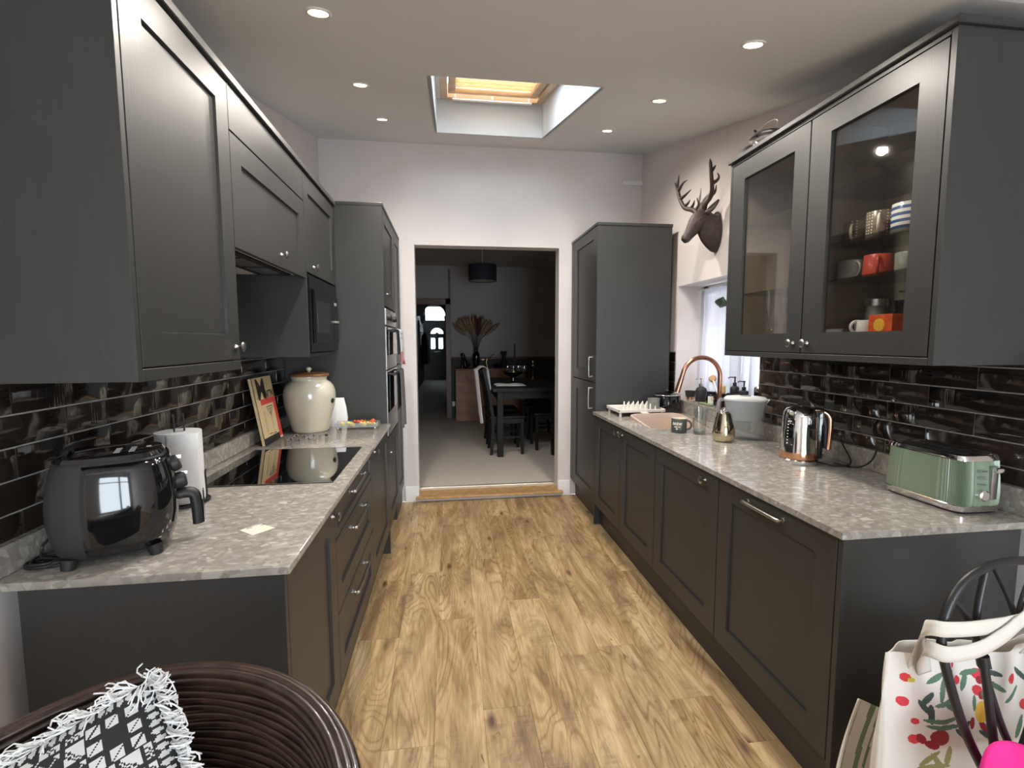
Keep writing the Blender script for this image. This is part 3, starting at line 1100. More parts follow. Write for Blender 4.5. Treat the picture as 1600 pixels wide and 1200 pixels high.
t = base_unit('dark grey base cupboard at the near end of the hob run, one knob', 1.187, 1.708, -0.985, cb)
obj('end_panel', MB().box(-0.985, XFL, 1.186, 1.205, 0.0, WT0 - .001, .001), P, t)
obj('door', shaker(MB(), XFL, 1, 1.207, 1.708, .165, .866), P, t)
knob([c for c in t.children if c.name.startswith('door')][0], XFL, 1, 1.665, .828)

t = base_unit('dark grey drawer stack under the hob with three bow handles', 1.71, 2.50, XL + .01, cb)
for z0, z1, zh in ((.725, .866, .826), (.448, .722, .676), (.165, .445, .402)):
    o = obj('drawer', shaker(MB(), XFL, 1, 1.71, 2.50, z0, z1, .075 if z1 < .8 else .03), P, t)
    bar_handle(o, XFL, 1, (1.955, zh), (2.215, zh))
t = base_unit('dark grey base cupboard between the drawers and the oven tower', 2.502, 3.198, XL + .01, cb)
o = obj('door', shaker(MB(), XFL, 1, 2.502, 3.198, .165, .866), P, t)
knob(o, XFL, 1, 2.62, .832)

# ---- oven tower and larder ----------------------------------------
t = thing('oven_tower', 'tall dark grey oven housing on the left, towels hung on its oven handles', 'cabinet', (-.72, 3.5, 0))
obj('side_panel', MB().box(XL + .005, XFL, 3.199, 3.217, 0, 2.30, .001), P, t)
mb = MB().box(XL + .005, cb, 3.805, 3.822, .165, 2.30).box(XL + .005, cb, 3.217, 3.805, .165, .79).box(XL + .005, cb, 3.217, 3.805, 1.645, 2.30).box(XL + .005, XL + .02, 3.217, 3.805, .79, 1.645)
obj('carcass', mb, P, t)
o = obj('lower_door', shaker(MB(), XFL, 1, 3.219, 3.818, .165, .785), P, t)
knob(o, XFL, 1, 3.33, .665)
o = obj('upper_door', shaker(MB(), XFL, 1, 3.219, 3.818, 1.66, 2.28), P, t)
knob(o, XFL, 1, 3.345, 1.745)
obj('cornice', MB().box(XL + .005, XFL + .004, 3.196, 4.25, 2.282, 2.303, .002), P, t)
t = thing('larder_cabinet', 'narrow tall dark grey larder between oven tower and white wall', 'cabinet', (-.72, 4.03, 0))
obj('carcass', MB().box(XL + .005, cb, 3.8225, 4.25, .0, 2.28), P, t)
obj('lower_door', shaker(MB(), XFL, 1, 3.822, 4.245, .165, 1.24), P, t)
obj('upper_door', shaker(MB(), XFL, 1, 3.822, 4.245, 1.245, 2.28), P, t)

# double oven set into the tower
t = thing('double_oven', 'built-in stainless double oven with black glass doors', 'oven', (-.6, 3.51, .8))
XO = XFL + .002
obj('body', MB().box(-.95, cb, 3.225, 3.80, .80, 1.64), M['black_matt'], t)
cp = obj('control_panel', MB().box(cb, XO + .006, 3.22, 3.805, 1.535, 1.642, .003), M['steel'], t)
for yk in (3.30, 3.62):
    obj('dial', MB().lathe([(0, 0), (.021, 0), (.020, .020), (.016, .024), (0, .024)], (XO + .006, yk, 1.588), 20, (1, 0, 0)), M['black_matt'], cp)
obj('display', MB().box(XO + .006, XO + .0075, 3.40, 3.52, 1.57, 1.605), M['black_glass'], cp)
for nm, zg0, zg1, zs0 in (('upper_oven_door', 1.335, 1.525, 1.24), ('lower_oven_door', .955, 1.232, .80)):
    d = obj(nm, MB().box(cb, XO + .004, 3.22, 3.805, zs0, zg1, .003), M['steel'], t)
    obj('glass', MB().box(XO + .004, XO + .008, 3.225, 3.80, zg0, zg1 - .004, .002), M['black_glass'], d)
    zh = zg1 - .022
    hb = MB().cyl((XO + .045, 3.24, zh), (XO + .045, 3.785, zh), .010, n=14)
    for yy in (3.27, 3.755):
        hb.cyl((XO + .004, yy, zh), (XO + .045, yy, zh), .007, n=10)
    obj('handle', hb, M['black_matt'], d)

# ---- left wall cabinets -------------------------------------------
XUL = -0.70
ub = XUL - .0205


def wall_unit(label, y0, y1, zb, zt, xa, xb):
    t = thing('wall_cabinet', label, 'cabinet', ((xa + xb) / 2, (y0 + y1) / 2, zb))
    return t


t = wall_unit('tall-doored dark grey wall cabinet on the left nearest the camera', 1.187, 1.735, 1.337, 2.27, XL, ub)
obj('carcass', MB().box(XL + .01, ub, 1.2055, 1.7345, 1.366, 2.268), P, t)
obj('end_panel', MB().box(XL + .01, XUL, 1.187, 1.205, 1.337, 2.30, .001), P, t)
o = obj('door', shaker(MB(), XUL, 1, 1.207, 1.735, 1.368, 2.265), P, t)
knob(o, XUL, 1, 1.70, 1.412)
obj('light_rail', MB().box(ub - .02, XUL, 1.206, 1.735, 1.337, 1.3655, .001), P, t)
t = wall_unit('dark grey wall cabinet above the hob with lift-up door', 1.7365, 2.545, 1.735, 2.27, XL, ub)
obj('carcass', MB().box(XL + .01, ub, 1.7365, 2.5445, 1.765, 2.268), P, t)
o = obj('door', shaker(MB(), XUL, 1, 1.737, 2.545, 1.742, 2.118), P, t)
knob(o, XUL, 1, 2.19, 1.797)
obj('top_panel', MB().box(ub, XUL, 1.7385, 2.5435, 2.122, 2.265, .001), P, t)
t = wall_unit('dark grey wall cabinet with the black microwave built in below', 2.546, 3.198, 1.35, 2.27, XL, ub)
obj('carcass', MB().box(XL + .01, ub, 2.5645, 3.197, 1.775, 2.268).box(XL + .01, ub, 2.5645, 3.197, 1.35, 1.366).box(XL + .01, ub, 3.181, 3.197, 1.366, 1.775), P, t)
obj('side_panel', MB().box(XL + .01, XUL, 2.546, 2.564, 1.35, 1.7755, .001).box(XL + .01, ub, 2.546, 2.564, 1.7755, 2.268), P, t)
o = obj('door', shaker(MB(), XUL, 1, 2.547, 3.195, 1.778, 2.265), P, t)
knob(o, XUL, 1, 2.685, 1.818)
tag(obj('cornice', MB().box(XL + .01, XUL + .012, 1.180, 3.195, 2.2705, 2.299, .003), P, org=(-.85, 2.2, 2.27)), 'long dark grey cornice along the top of the left wall cabinets', 'cornice')

# extractor under the hob cabinet
t = thing('extractor_hood', 'built-in extractor on the underside of the cabinet above the hob', 'extractor', (-.87, 2.14, 1.74))
obj('body', MB().box(XL + .02, ub - .03, 1.745, 2.535, 1.757, 1.7645, .002), M['label_white'], t)
fr = MB()
for y0, y1, x0, x1 in ((1.76, 2.49, -.785, -.755), (1.76, 2.49, -.905, -.885), (1.76, 1.78, -.905, -.755), (2.47, 2.49, -.905, -.755), (2.0, 2.015, -.905, -.755), (2.245, 2.26, -.905, -.755)):
    fr.box(x0, x1, y0, y1, 1.750, 1.757)
obj('grille_frame', fr, M['black_matt'], t)
for y0, y1 in ((1.78, 2.00), (2.015, 2.245), (2.26, 2.47)):
    obj('filter', MB().box(-.885, -.785, y0, y1, 1.753, 1.757, .001), M['hood_metal'], t)

# microwave
t = thing('microwave', 'built-in black microwave beside the oven tower', 'microwave', (-.85, 2.87, 1.37))
obj('body', MB().box(XL + .03, ub, 2.57, 3.175, 1.372, 1.768), M['black_matt'], t)
f = obj('front_frame', MB().box(ub, XUL + .004, 2.57, 3.175, 1.372, 1.768, .003), M['black_satin'], t)
d = obj('door', MB().box(XUL + .004, XUL + .016, 2.625, 3.03, 1.42, 1.70, .003), M['black_satin'], t)
obj('viewing_window', MB().box(XUL + .016, XUL + .0175, 2.67, 2.93, 1.475, 1.645), M['black_glass'], d)
pc = obj('control_panel', MB().box(XUL + .004, XUL + .015, 3.035, 3.155, 1.42, 1.70, .003), M['black_satin'], t)
obj('display', MB().box(XUL + .015, XUL + .0165, 3.06, 3.115, 1.645, 1.662), M['blue_grey'], pc)
obj('door_handle', MB().cyl((XUL + .015, 3.09, 1.545), (XUL + .036, 3.09, 1.545), .012, n=16), M['pewter'], pc)

# ---- left worktop, hob --------------------------------------------
t = thing('worktop', 'long beige quartz worktop of the left run holding the hob', 'worktop', (-.7, 2.2, WT0))
obj('slab', MB().box(XL + .002, -.386, 1.167, 3.198, WT0, WT1, .0025, 2), M['quartz'], t)
tag(obj('upstand', MB().box(XL + .002, -1.018, 1.172, 3.198, WT1 + .0002, .961, .0015), M['quartz'], None, org=(-1.028, 2.2, WT1)), 'low beige quartz upstand under the left wall tiles', 'upstand')
t = thing('induction_hob', 'flush black glass induction hob on the left worktop', 'hob', (-.69, 2.17, WT1))
obj('glass', MB().box(-.958, -.445, 1.865, 2.483, WT1, WT1 + .004, .0015), M['hob_glass'], t)
for q in ((-.956, -.447, 1.8660, 1.8690), (-.956, -.447, 2.479, 2.482)):
    obj('edge_trim', MB().box(*q, WT1 + .0035, WT1 + .0048), M['pewter'], t)

# ---- right base run ------------------------------------------------
fb = XFR + .0205
t = base_unit('dark grey appliance door with bow handle at the near end of sink run', 1.180, 1.813, fb, 1.70)
obj('end_panel', MB().box(XFR, 1.70, 1.180, 1.198, 0, WT0 - .001, .001), P, t)
o = obj('door', shaker(MB(), XFR, -1, 1.20, 1.813, .165, .866), P, t)
bar_handle(o, XFR, -1, (1.425, .828), (1.615, .828))
t = base_unit('dark grey base door with a single knob, right run, third from tall cupboard', 1.815, 2.43, fb, XR - .01)
o = obj('door', shaker(MB(), XFR, -1, 1.815, 2.43, .165, .866), P, t)
knob(o, XFR, -1, 1.92, .822)
t = thing('sink_cabinet', 'dark grey double-door cupboard under the sink', 'cabinet', (1.4, 2.97, 0))
obj('carcass', hollow(MB(), fb, XR - .01, 2.4305, 3.507, .165, .66, open_side='x0'), P, t)
obj('top_rail', MB().box(fb, fb + .018, 2.4305, 3.507, .66, WT0 - .001), P, t)
for y0, y1, yk in ((2.432, 2.968, 2.925), (2.970, 3.505, 3.012)):
    o = obj('door', shaker(MB(), XFR, -1, y0, y1, .165, .866), P, t)
    knob(o, XFR, -1, yk, .822)
tag(obj('plinth', MB().box(XFR + .05, XFR + .066, 1.199, 3.508, 0, .1645), P, org=(XFR + .058, 2.7, 0)), 'dark grey kickboard along the floor under the sink run', 'plinth')
tag(obj('plinth', MB().box(XFL - .066, XFL - .05, 1.206, 3.198, 0, .1645), P, org=(XFL - .058, 2.2, 0)), 'dark grey kickboard along the floor under the hob run', 'plinth')

t = thing('tall_cabinet', 'tall dark grey fridge cupboard at the far right beside the opening', 'cabinet', (1.4, 3.88, 0))
obj('side_panel', MB().box(XFR, 1.69, 3.509, 3.527, 0, 2.30, .001), P, t)
obj('carcass', MB().box(fb, 1.69, 3.5275, 4.25, .165, 2.28), P, t)
obj('kickboard', MB().box(XFR + .05, XFR + .066, 3.5275, 4.25, 0, .1645), P, t)
obj('filler', MB().box(XFR, fb, 4.165, 4.25, .165, 2.28, .001), P, t)
o = obj('lower_door', shaker(MB(), XFR, -1, 3.528, 4.163, .165, 1.105), P, t)
bar_handle(o, XFR, -1, (3.61, .90), (3.61, 1.06))
o = obj('upper_door', shaker(MB(), XFR, -1, 3.528, 4.163, 1.11, 2.28), P, t)
bar_handle(o, XFR, -1, (3.61, 1.15), (3.61, 1.30))
obj('cornice', MB().box(XFR - .004, 1.694, 3.505, 4.25, 2.2815, 2.303, .002), P, t)

# ---- right worktop with sink cut-out -------------------------------
t = thing('worktop', 'long beige quartz worktop of the right run around the sink', 'worktop', (1.4, 2.3, WT0))


def rrect(x0, x1, y0, y1, r, k=5):
    pts = []
    for cx, cy, a in ((x1 - r, y1 - r, 0), (x0 + r, y1 - r, 90), (x0 + r, y0 + r, 180), (x1 - r, y0 + r, 270)):
        for i in range(k + 1):
            q = R(a + 90 * i / k)
            pts.append((cx + r * math.cos(q), cy + r * math.sin(q)))
    return pts


hole = rrect(1.235, 1.62, 2.735, 3.185, .07)
obj('slab', MB().prism([(1.087, 1.163), (XR - .002, 1.163), (XR - .002, 3.508), (1.087, 3.508)], WT0, WT1, 'z', [hole]), M['quartz'], t)
tag(obj('upstand', MB().box(1.727, XR - .0025, 1.168, WY0 - .002, WT1 + .0002, .974, .0015).box(1.727, XR - .0025, WY0 - .002, 3.508, WT1 + .0002, .9645, .0015), M['quartz'], None, org=(1.737, 2.3, WT1)), 'low beige quartz upstand under the right wall tiles and sill', 'upstand')
# beige sink bowl with raised back rim
t = thing('sink', 'beige composite sink bowl set into the right worktop', 'sink', (1.43, 2.96, .70))
mb = MB()
rings = []
n0 = 48


def sink_ring(ins, z, tilt=0.0):
    pts = rrect(1.237 + ins, 1.618 - ins, 2.737 + ins, 3.183 - ins, .068, 5)
    return [(x, y, z + tilt * (y - 2.74)) for x, y in pts]


rings = [sink_ring(0, .672), sink_ring(.0, .874, .10), sink_ring(.010, .878, .10), sink_ring(.016, .86, .10), sink_ring(.022, .70), sink_ring(.05, .685)]
mb.loft(rings, True, True, True)
obj('bowl', mb, M['sink'], t, 50)
obj('drain', MB().lathe([(0, 0), (.038, 0), (.038, .004), (.03, .005), (0, .003)], (1.43, 2.96, .6855), 24), M['chrome'], t)

# ---- right glazed wall cabinet --------------------------------------
XUR = 1.40
t = thing('glazed_wall_cabinet', 'dark grey wall cabinet with two glass doors full of mugs', 'cabinet', (1.57, 1.75, 1.353))
rb = XUR + .0205
obj('carcass', hollow(MB(), rb, XR - .01, 1.2385, 2.272, 1.384, 2.275, open_side='x0').box(rb, XR - .018, 1.748, 1.764, 1.40, 2.259).box(rb, XR - .018, 1.2545, 2.256, 1.40, 1.4495), M['cab_inside'], t)
obj('end_panel', MB().box(XUR, XR - .01, 1.220, 1.238, 1.353, 2.29, .001), P, t)
obj('end_panel', MB().box(XUR, XR - .01, 2.2725, 2.288, 1.353, 2.29, .001), P, t)
obj('base_panel', MB().box(rb, XR - .01, 1.2385, 2.272, 1.3755, 1.3835), P, t)
obj('light_rail', MB().box(XUR, rb + .02, 1.2385, 2.272, 1.353, 1.375, .001), P, t)
obj('cornice', MB().box(XUR - .014, XR - .01, 1.208, 2.298, 2.2905, 2.312, .003), P, t)
obj('top_panel', MB().box(XUR, XR - .01, 1.2385, 2.272, 2.2755, 2.2900), P, t)
for y0, y1, rail, yk in ((1.24, 1.754, (.082, .098, .078, .08), 1.722), (1.758, 2.271, (.082, .096, .078, .08), 1.800)):
    o = obj('door', glazed(MB(), XUR, -1, y0, y1, 1.378, 2.272, rail), P, t)
    obj('pane', MB().box(XUR + .011, XUR + .014, y0 + .07, y1 - .07, 1.44, 2.21), M['pane'], o)
    knob(o, XUR, -1, yk, 1.417)
for z in (1.655, 1.792, 1.985):
    obj('shelf', MB().box(rb + .02, XR - .02, 1.256, 1.746, z - .006, z), M['shelf_glass'], t)
for z in (1.655, 1.985):
    obj('shelf', MB().box(rb + .02, XR - .02, 1.766, 2.256, z - .006, z), M['shelf_glass'], t)

# ---- recessed downlights --------------------------------------------
spots = [(-.39, 1.665, 'left row, nearest the camera'), (-.402, 2.495, 'left row, the middle one'), (-.403, 3.308, 'left row, nearest the end wall'),
         (1.06, 1.627, 'right row, nearest the camera'), (1.079, 2.426, 'right row, the middle one'), (1.088, 3.265, 'right row, nearest the end wall')]
tilt = math.atan(SL)
for x, y, w in spots:
    z = zc(y)
    t = thing('downlight', 'small round ceiling downlight glowing warm, ' + w, 'lamp', (x, y, z), 'recessed ceiling downlights')
    ax = Vector((0, SL, -1)).normalized()
    obj('bezel', MB().lathe([(.030, -.002), (.041, 0.0), (.041, .003), (.036, .006), (.030, .004), (.029, -.002)], (x, y, z), 28, ax, cap=False), M['bezel'], t, 50)
    obj('lens', MB().lathe([(0, .0025), (.030, .0025), (.030, .0005), (0, .0005)], (x, y, z), 24, ax, cap=False), M['bulb'], t, 50)
    l = bpy.data.lights.new('bulb', 'SPOT')
    l.energy = DOWNLIGHT_W
    l.color = (1.0, 0.92, 0.83)
    l.spot_size = R(165)
    l.spot_blend = 0.8
    l.shadow_soft_size = 0.03
    lo = bpy.data.objects.new('bulb', l)
    lo.location = ax * 0.02
    lo.rotation_euler = (0, 0, 0)
    lo.parent = t
    COL.objects.link(lo)
# ================================================================== THINGS ON THE LEFT WORKTOP
W = WT1
# ---- air fryer -----------------------------------------------------
FX, FY = -.860, 1.332
t = thing('air_fryer', 'glossy black bulbous air fryer with two dials at the worktop corner', 'air fryer', (FX, FY, W))


def fry(z0, z1, grow=0.0, half=False, a0=0.0, a1=2 * math.pi, n=40):
    rings = []
    zs = [(0.0, .80), (.012, .88), (.04, .95), (.09, 1.0), (.14, 1.0), (.19, .965), (.225, .905), (.245, .86), (.252, .82)]
    out = []
    for z, s in zs:
        if z0 - 1e-6 <= z <= z1 + 1e-6:
            out.append(superellipse(FX, FY, W + .018 + z * .93, .130 * s + grow, .120 * s + grow, 2.9, n, 0, a0, a1, not half))
    return out


obj('body', MB().loft(fry(0, .252)), M['soft_black'], t, 50)
obj('drawer_front', MB().loft(fry(.012, .245, .0035, True, R(-104), R(104)), closed=False), M['black_gloss'], t, 60, solid=.003)
top = MB().loft([superellipse(FX, FY, W + .018 + .2344, .110, .100, 2.9, 40), superellipse(FX, FY, W + .018 + .2444, .104, .095, 2.9, 40), superellipse(FX, FY, W + .018 + .2464, .09, .08, 2.9, 40)])
tp = obj('lid', top, M['black_gloss'], t, 40)
ic = MB()
for i in range(2):
    for j in range(4):
        ic.box(FX + .010 + i * .030, FX + .022 + i * .030, FY - .056 + j * .018, FY - .051 + j * .018, W + .2647, W + .2653)
ic.box(FX + .072, FX + .082, FY - .01, FY + .002, W + .2646, W + .2653)
obj('preset_icons', ic, M['label_white'], tp, 0)
hb = MB().tube(cr([(FX - .085, FY - .03, W + .261), (FX - .085, FY - .03, W + .272), (FX - .085, FY + .035, W + .272), (FX - .085, FY + .035, W + .261)], 3), .006, 8)
obj('vent_bar', hb, M['black_matt'], tp)
for zk, xk in ((.208, .112), (.163, .124)):
    o = obj('dial', MB().lathe([(0, -.012), (.022, -.012), (.022, .014), (.020, .024), (.017, .026), (0, .026)], (FX + xk + .004, FY - .012, W + zk), 24, (1, 0, .38 if zk > .19 else .2)), M['black_matt'], t)
    obj('pointer', MB().box(FX + xk + .020, FX + xk + .033, FY - .014, FY - .010, W + zk + .018, W + zk + .026), M['chrome'], o)
# handle: arm out of the drawer, grip turned down with a bright front strip
gx = FX + .126
hp = cr([(gx, FY - .01, W + .125), (gx + .02, FY - .01, W + .128), (gx + .042, FY - .01, W + .122), (gx + .048, FY - .01, W + .09), (gx + .050, FY - .01, W + .038)], 5)
h = obj('handle', MB().tube(hp, .0155, 12, flat=.85), M['black_matt'], t, 50)
obj('handle_strip', MB().box(gx + .0625, gx + .0665, FY - .021, FY + .001, W + .038, W + .132, .002), M['chrome'], h)
for dx, dy in ((-.085, -.085), (.085, -.085), (-.085, .085), (.085, .085)):
    obj('foot', MB().cyl((FX + dx, FY + dy, W), (FX + dx * .95, FY + dy * .95, W + .024), .014, .018, 12), M['black_matt'], t)
cb_ = []
for i in range(70):
    a = i * .36
    rr = .038 + .006 * math.sin(i * .9)
    cb_.append((FX - .128 + rr * math.cos(a), FY - .023 + rr * .75 * math.sin(a), W + .0045 + .0035 * (i // 18)))
cord = [(FX - .13, FY - .01, W + .06), (-1.006, 1.335, W + .038), (-1.004, 1.31, W + .012)] + cb_
obj('power_cord', MB().tube(cr(cord[:3], 5)[:-1] + [Vector(p) for p in cb_], .0035, 6), M['black_matt'], t, 60)

fryer_root = [o for o in bpy.data.objects if o.name.startswith('air_fryer')][0]
fryer_root.rotation_euler = (0, 0, R(25))
# ---- kitchen roll on a wire holder ----------------------------------
KX, KY = -.893, 1.70
t = thing('kitchen_roll', 'white kitchen paper roll on a black wire holder', 'kitchen roll', (KX, KY, W))
rl = MB()
pts = []
for i in range(60):
    a = 2 * math.pi * i / 60
    pts.append((KX + .066 * math.cos(a), KY + .066 * math.sin(a)))
core = [(KX + .018 * math.cos(-2 * math.pi * i / 24), KY + .018 * math.sin(-2 * math.pi * i / 24)) for i in range(24)]
obj('paper_roll', rl.prism(pts, W + .012, W + .243, 'z', [core]), M['paper_white'], t, 40)
sh = MB()
sh.grid(lambda u, v: (KX + (.0665 + .012 * u * u) * math.cos(R(-95 + 75 * u)), KY + (.0665 + .012 * u * u) * math.sin(R(-95 + 75 * u)), W + .012 + .231 * v), 14, 4)
obj('loose_sheet', sh, M['paper_white'], t, 60, solid=.0015)
wr = MB().tube([(KX + .078 * math.cos(i * math.pi / 20), KY + .078 * math.sin(i * math.pi / 20), W + .005) for i in range(40)], .0035, 8, True)
wr.tube([(KX - .078, KY, W + .005), (KX + .078, KY, W + .005)], .0035, 8)
wr.tube(cr([(KX - .006, KY - .012, W + .005), (KX - .006, KY - .012, W + .275), (KX - .010, KY - .012, W + .295)], 4), .0028, 8)
wr.tube(cr([(KX + .014, KY + .01, W + .005), (KX + .014, KY + .01, W + .28), (KX + .008, KY + .01, W + .293)], 4), .0028, 8)
wr.tube(cr([(KX + .078, KY - .01, W + .005), (KX + .083, KY - .012, W + .03), (KX + .081, KY - .012, W + .10), (KX + .083, KY - .012, W + .115)], 4), .003, 8)
obj('wire_holder', wr, M['black_iron'], t, 50)

# ---- paper ticket on the worktop ------------------------------------
mb = MB().prism([(-.600, 1.418), (-.548, 1.374), (-.505, 1.424), (-.557, 1.460)], W + .0002, W + .0012, 'z')
tk = tag(obj('paper_ticket', mb, M['paper_cream'], None, 0, org=(-.553, 1.418, W)), 'small pale paper ticket lying on the near worktop', 'paper')
ln = MB()
for k in range(2):
    p0 = Vector((-.583 + k * .030, 1.424 + k * .022, W + .0013))
    ln.add([p0, p0 + Vector((.012, .008, 0)), p0 + Vector((.008, .012, 0)), p0 + Vector((-.003, .004, 0))], [(0, 1, 2, 3)])
obj('print_marks', ln, M['grey_felt'], tk, 0)

# ---- cocktail book leaning on the tiles ------------------------------
B0, B1 = Vector((-.958, 2.572, W)), Vector((-.958, 2.833, W))
lean = Vector((-.058, 0, .352)).normalized()
bu = (B1 - B0).normalized()
bn = bu.cross(lean).normalized()          # faces the room
if bn.x < 0:
    bn = -bn
BH, BT = .352, .020
t = thing('cocktail_book', 'cream hardback book lettered MARTINI leaning on the tiles', 'book', tuple(B0))


def bookbox(u0, u1, h0, h1, d0, d1):
    mb = MB()
    vs = [B0 + bu * u + lean * h_ + bn * d_ for u in (u0, u1) for h_ in (h0, h1) for d_ in (d0, d1)]
    return mb.add(vs, [(0, 1, 3, 2), (4, 6, 7, 5), (0, 4, 5, 1), (2, 3, 7, 6), (0, 2, 6, 4), (1, 5, 7, 3)])


BW = (B1 - B0).length
obj('page_block', bookbox(.006, BW - .006, .005, BH - .005, .003, BT - .003), M['book_pages'], t, 0)
cv = obj('cover', bookbox(0, BW, 0, BH, BT - .003, BT), M['book_cover'], t, 0)
obj('back_cover', bookbox(0, BW, 0, BH, 0, .003), M['book_cover'], t, 0)
obj('spine', bookbox(0, .003, 0, BH, 0, BT), M['book_cover'], t, 0)


def onbook(u, h_, d=.0004):
    return B0 + bu * u + lean * h_ + bn * (BT + d)


def band(name, u0, u1, h0, h1, m):
    return obj(name, bookbox(u0, u1, h0, h1, BT, BT + .0003), m, cv, 0)


band('red_band', .055, BW, .205, .235, M['red_ink'])
band('red_side', BW - .042, BW, .012, .205, M['red_ink'])
band('black_base', 0.0, BW - .042, 0.0, .035, M['ink'])
obj('title_initial', text_mb('M', .150, onbook(.092, .238), bu, lean, squash=1.05, bold=.004), M['ink'], cv, 0)
obj('title', text_mb('MARTINI', .054, onbook(.180, .238), bu, lean, squash=.72, bold=.002), M['ink'], cv, 0)
obj('title_line', text_mb('IS FOR', .018, onbook(.030, .240), bu, lean, squash=.6), M['ink'], cv, 0)
gl = MB()


def gline(a, b, w):
    A, B = onbook(*a), onbook(*b)
    s = bn.cross((B - A).normalized()) * w
    gl.add([A - s, B - s, B + s, A + s], [(0, 1, 2, 3)])


for a, b, w in (((.115, .190), (.198, .190), .0022), ((.115, .190), (.157, .138), .0022), ((.198, .190), (.157, .138), .0022), ((.157, .138), (.157, .045), .0018), ((.135, .042), (.182, .042), .0022),
                ((.128, .178), (.186, .178), .0014), ((.16, .178), (.156, .150), .004)):
    gline(a, b, w)
obj('glass_drawing', gl, M['ink'], cv, 0)
sm = MB()
for k in range(9):
    sm.add([onbook(.066, .17 - k * .014), onbook(.071, .17 - k * .014), onbook(.071, .17 - k * .014 - .010), onbook(.066, .17 - k * .014 - .010)], [(0, 1, 2, 3)])
for k in range(4):
    u = .082 + k * .012 if k < 4 else .19
    sm.add([onbook(u, .044), onbook(u + .009, .044), onbook(u + .009, .050), onbook(u, .050)], [(0, 1, 2, 3)])
obj('small_print', sm, M['ink'], cv, 0)

# ---- stoneware crock -------------------------------------------------
CX, CY = -.836, 3.015
t = thing('crock', 'big cream stoneware crock with wooden lid and dark bung hole', 'jar', (CX, CY, W))
prof = [(0, 0), (.098, 0), (.104, .004), (.112, .03), (.128, .09), (.142, .15), (.1485, .20), (.148, .235), (.139, .268), (.122, .292), (.106, .303), (.100, .308), (.100, .318), (.104, .326), (.104, .332), (.097, .334), (.094, .325), (.0, .30)]
cp = cr([(r, z, 0) for r, z in prof[1:-3]], 3)
pf = [(0, 0)] + [(max(0.001, p.x), p.y) for p in cp] + prof[-3:]
obj('body', MB().lathe(pf, (CX, CY, W), 56, cap=False), M['stoneware'], t, 60)
ld = obj('lid', MB().lathe([(0, .332), (.112, .332), (.114, .338), (.110, .346), (.085, .352), (.03, .355), (0, .355)], (CX, CY, W), 48, cap=False), M['lid_wood'], t, 40)
obj('lid_knob', MB().lathe([(0, .354), (.006, .354), (.007, .360), (.0155, .368), (.016, .377), (.010, .385), (0, .387)], (CX, CY, W), 24, cap=False), M['stoneware'], ld, 60)
bd = Vector((.953, -.297, -.06)).normalized()
obj('bung', MB().cyl(Vector((CX, CY, W + .195)) + bd * .140, Vector((CX, CY, W + .195)) + bd * .151, .0145, n=24), M['cork_dark'], t, 40)

# ---- white paper bag behind the crock ---------------------------------
t0 = MB()
rings = []
for z, sx, sy in ((0, .052, .026), (.05, .055, .024), (.12, .047, .017), (.165, .038, .008), (.18, .036, .003)):
    rings.append([(-.705 + x * (1 + .05 * math.sin(7 * x * 30 + z * 40)), 3.160 + y, W + z) for x, y, _ in superellipse(0, 0, 0, sx, sy, 5, 28)])
obj_ = tag(obj('paper_bag', t0.loft(rings), M['paper_white'], None, 30, org=(-.705, 3.160, W)), 'crumpled white paper bag standing behind the cream crock', 'bag')

# ---- acrylic tray with wrapped sweets ---------------------------------
TX0, TX1, TY0, TY1 = -.695, -.435, 2.985, 3.085
t = thing('acrylic_tray', 'clear acrylic footed tray at the far end of the left worktop', 'tray', ((TX0 + TX1) / 2, (TY0 + TY1) / 2, W))
mb = MB().box(TX0, TX1, TY0, TY1, W + .014, W + .018, .001)
mb.box(TX0, TX1, TY0, TY0 + .004, W + .018, W + .042).box(TX0, TX1, TY1 - .004, TY1, W + .018, W + .042).box(TX0, TX0 + .004, TY0, TY1, W + .018, W + .042).box(TX1 - .004, TX1, TY0, TY1, W + .018, W + .042)
obj('tray', mb, M['clear_plastic'], t, 0)
for x in (TX0 + .02, TX1 - .02):
    for y in (TY0 + .015, TY1 - .015):
        obj('foot', MB().lathe([(0, 0), (.007, 0), (.009, .005), (.007, .014), (0, .014)], (x, y, W), 14, cap=False), M['chrome'], t)
rs = random.Random(5)
SWEET = ['yellow wrapped sweet at the left end of the clear tray', 'yellow wrapped sweet second from the left in the clear tray', 'yellow wrapped sweet third from the left in the clear tray',
         'red wrapped sweet, leftmost of the red ones in the clear tray', 'yellow wrapped sweet at the front middle of the clear tray', 'yellow wrapped sweet right of the middle of the clear tray',
         'red wrapped sweet, middle one of the red ones in the tray', 'red wrapped sweet, rightmost of the red ones in the tray', 'yellow wrapped sweet at the right end of the clear tray']
for i, (x, y, c) in enumerate(((-.655, 3.03, 'y'), (-.61, 3.04, 'y'), (-.60, 3.015, 'y'), (-.565, 3.05, 'r'), (-.53, 3.02, 'y'), (-.505, 3.045, 'y'), (-.545, 3.06, 'r'), (-.48, 3.06, 'r'), (-.465, 3.02, 'y'))):
    a = rs.uniform(0, 3.1)
    ct, st = math.cos(a), math.sin(a)
    mb = MB()
    prof = [(0.002, -.026), (.012, -.022), (.004, -.014), (.010, -.006), (.012, 0), (.010, .006), (.004, .014), (.012, .022), (.002, .026)]
    zz = W + .0305 + (.010 if c == 'r' else 0)
    mb.lathe(prof, (x, y, zz), 10, (ct, st, 0.05))
    tag(obj('wrapped_sweet', mb, M['yellow_sweet'] if c == 'y' else M['red_sweet'], None, 60, org=(x, y, zz - .012)),
        SWEET[i], 'sweet', 'wrapped sweets in the acrylic tray')

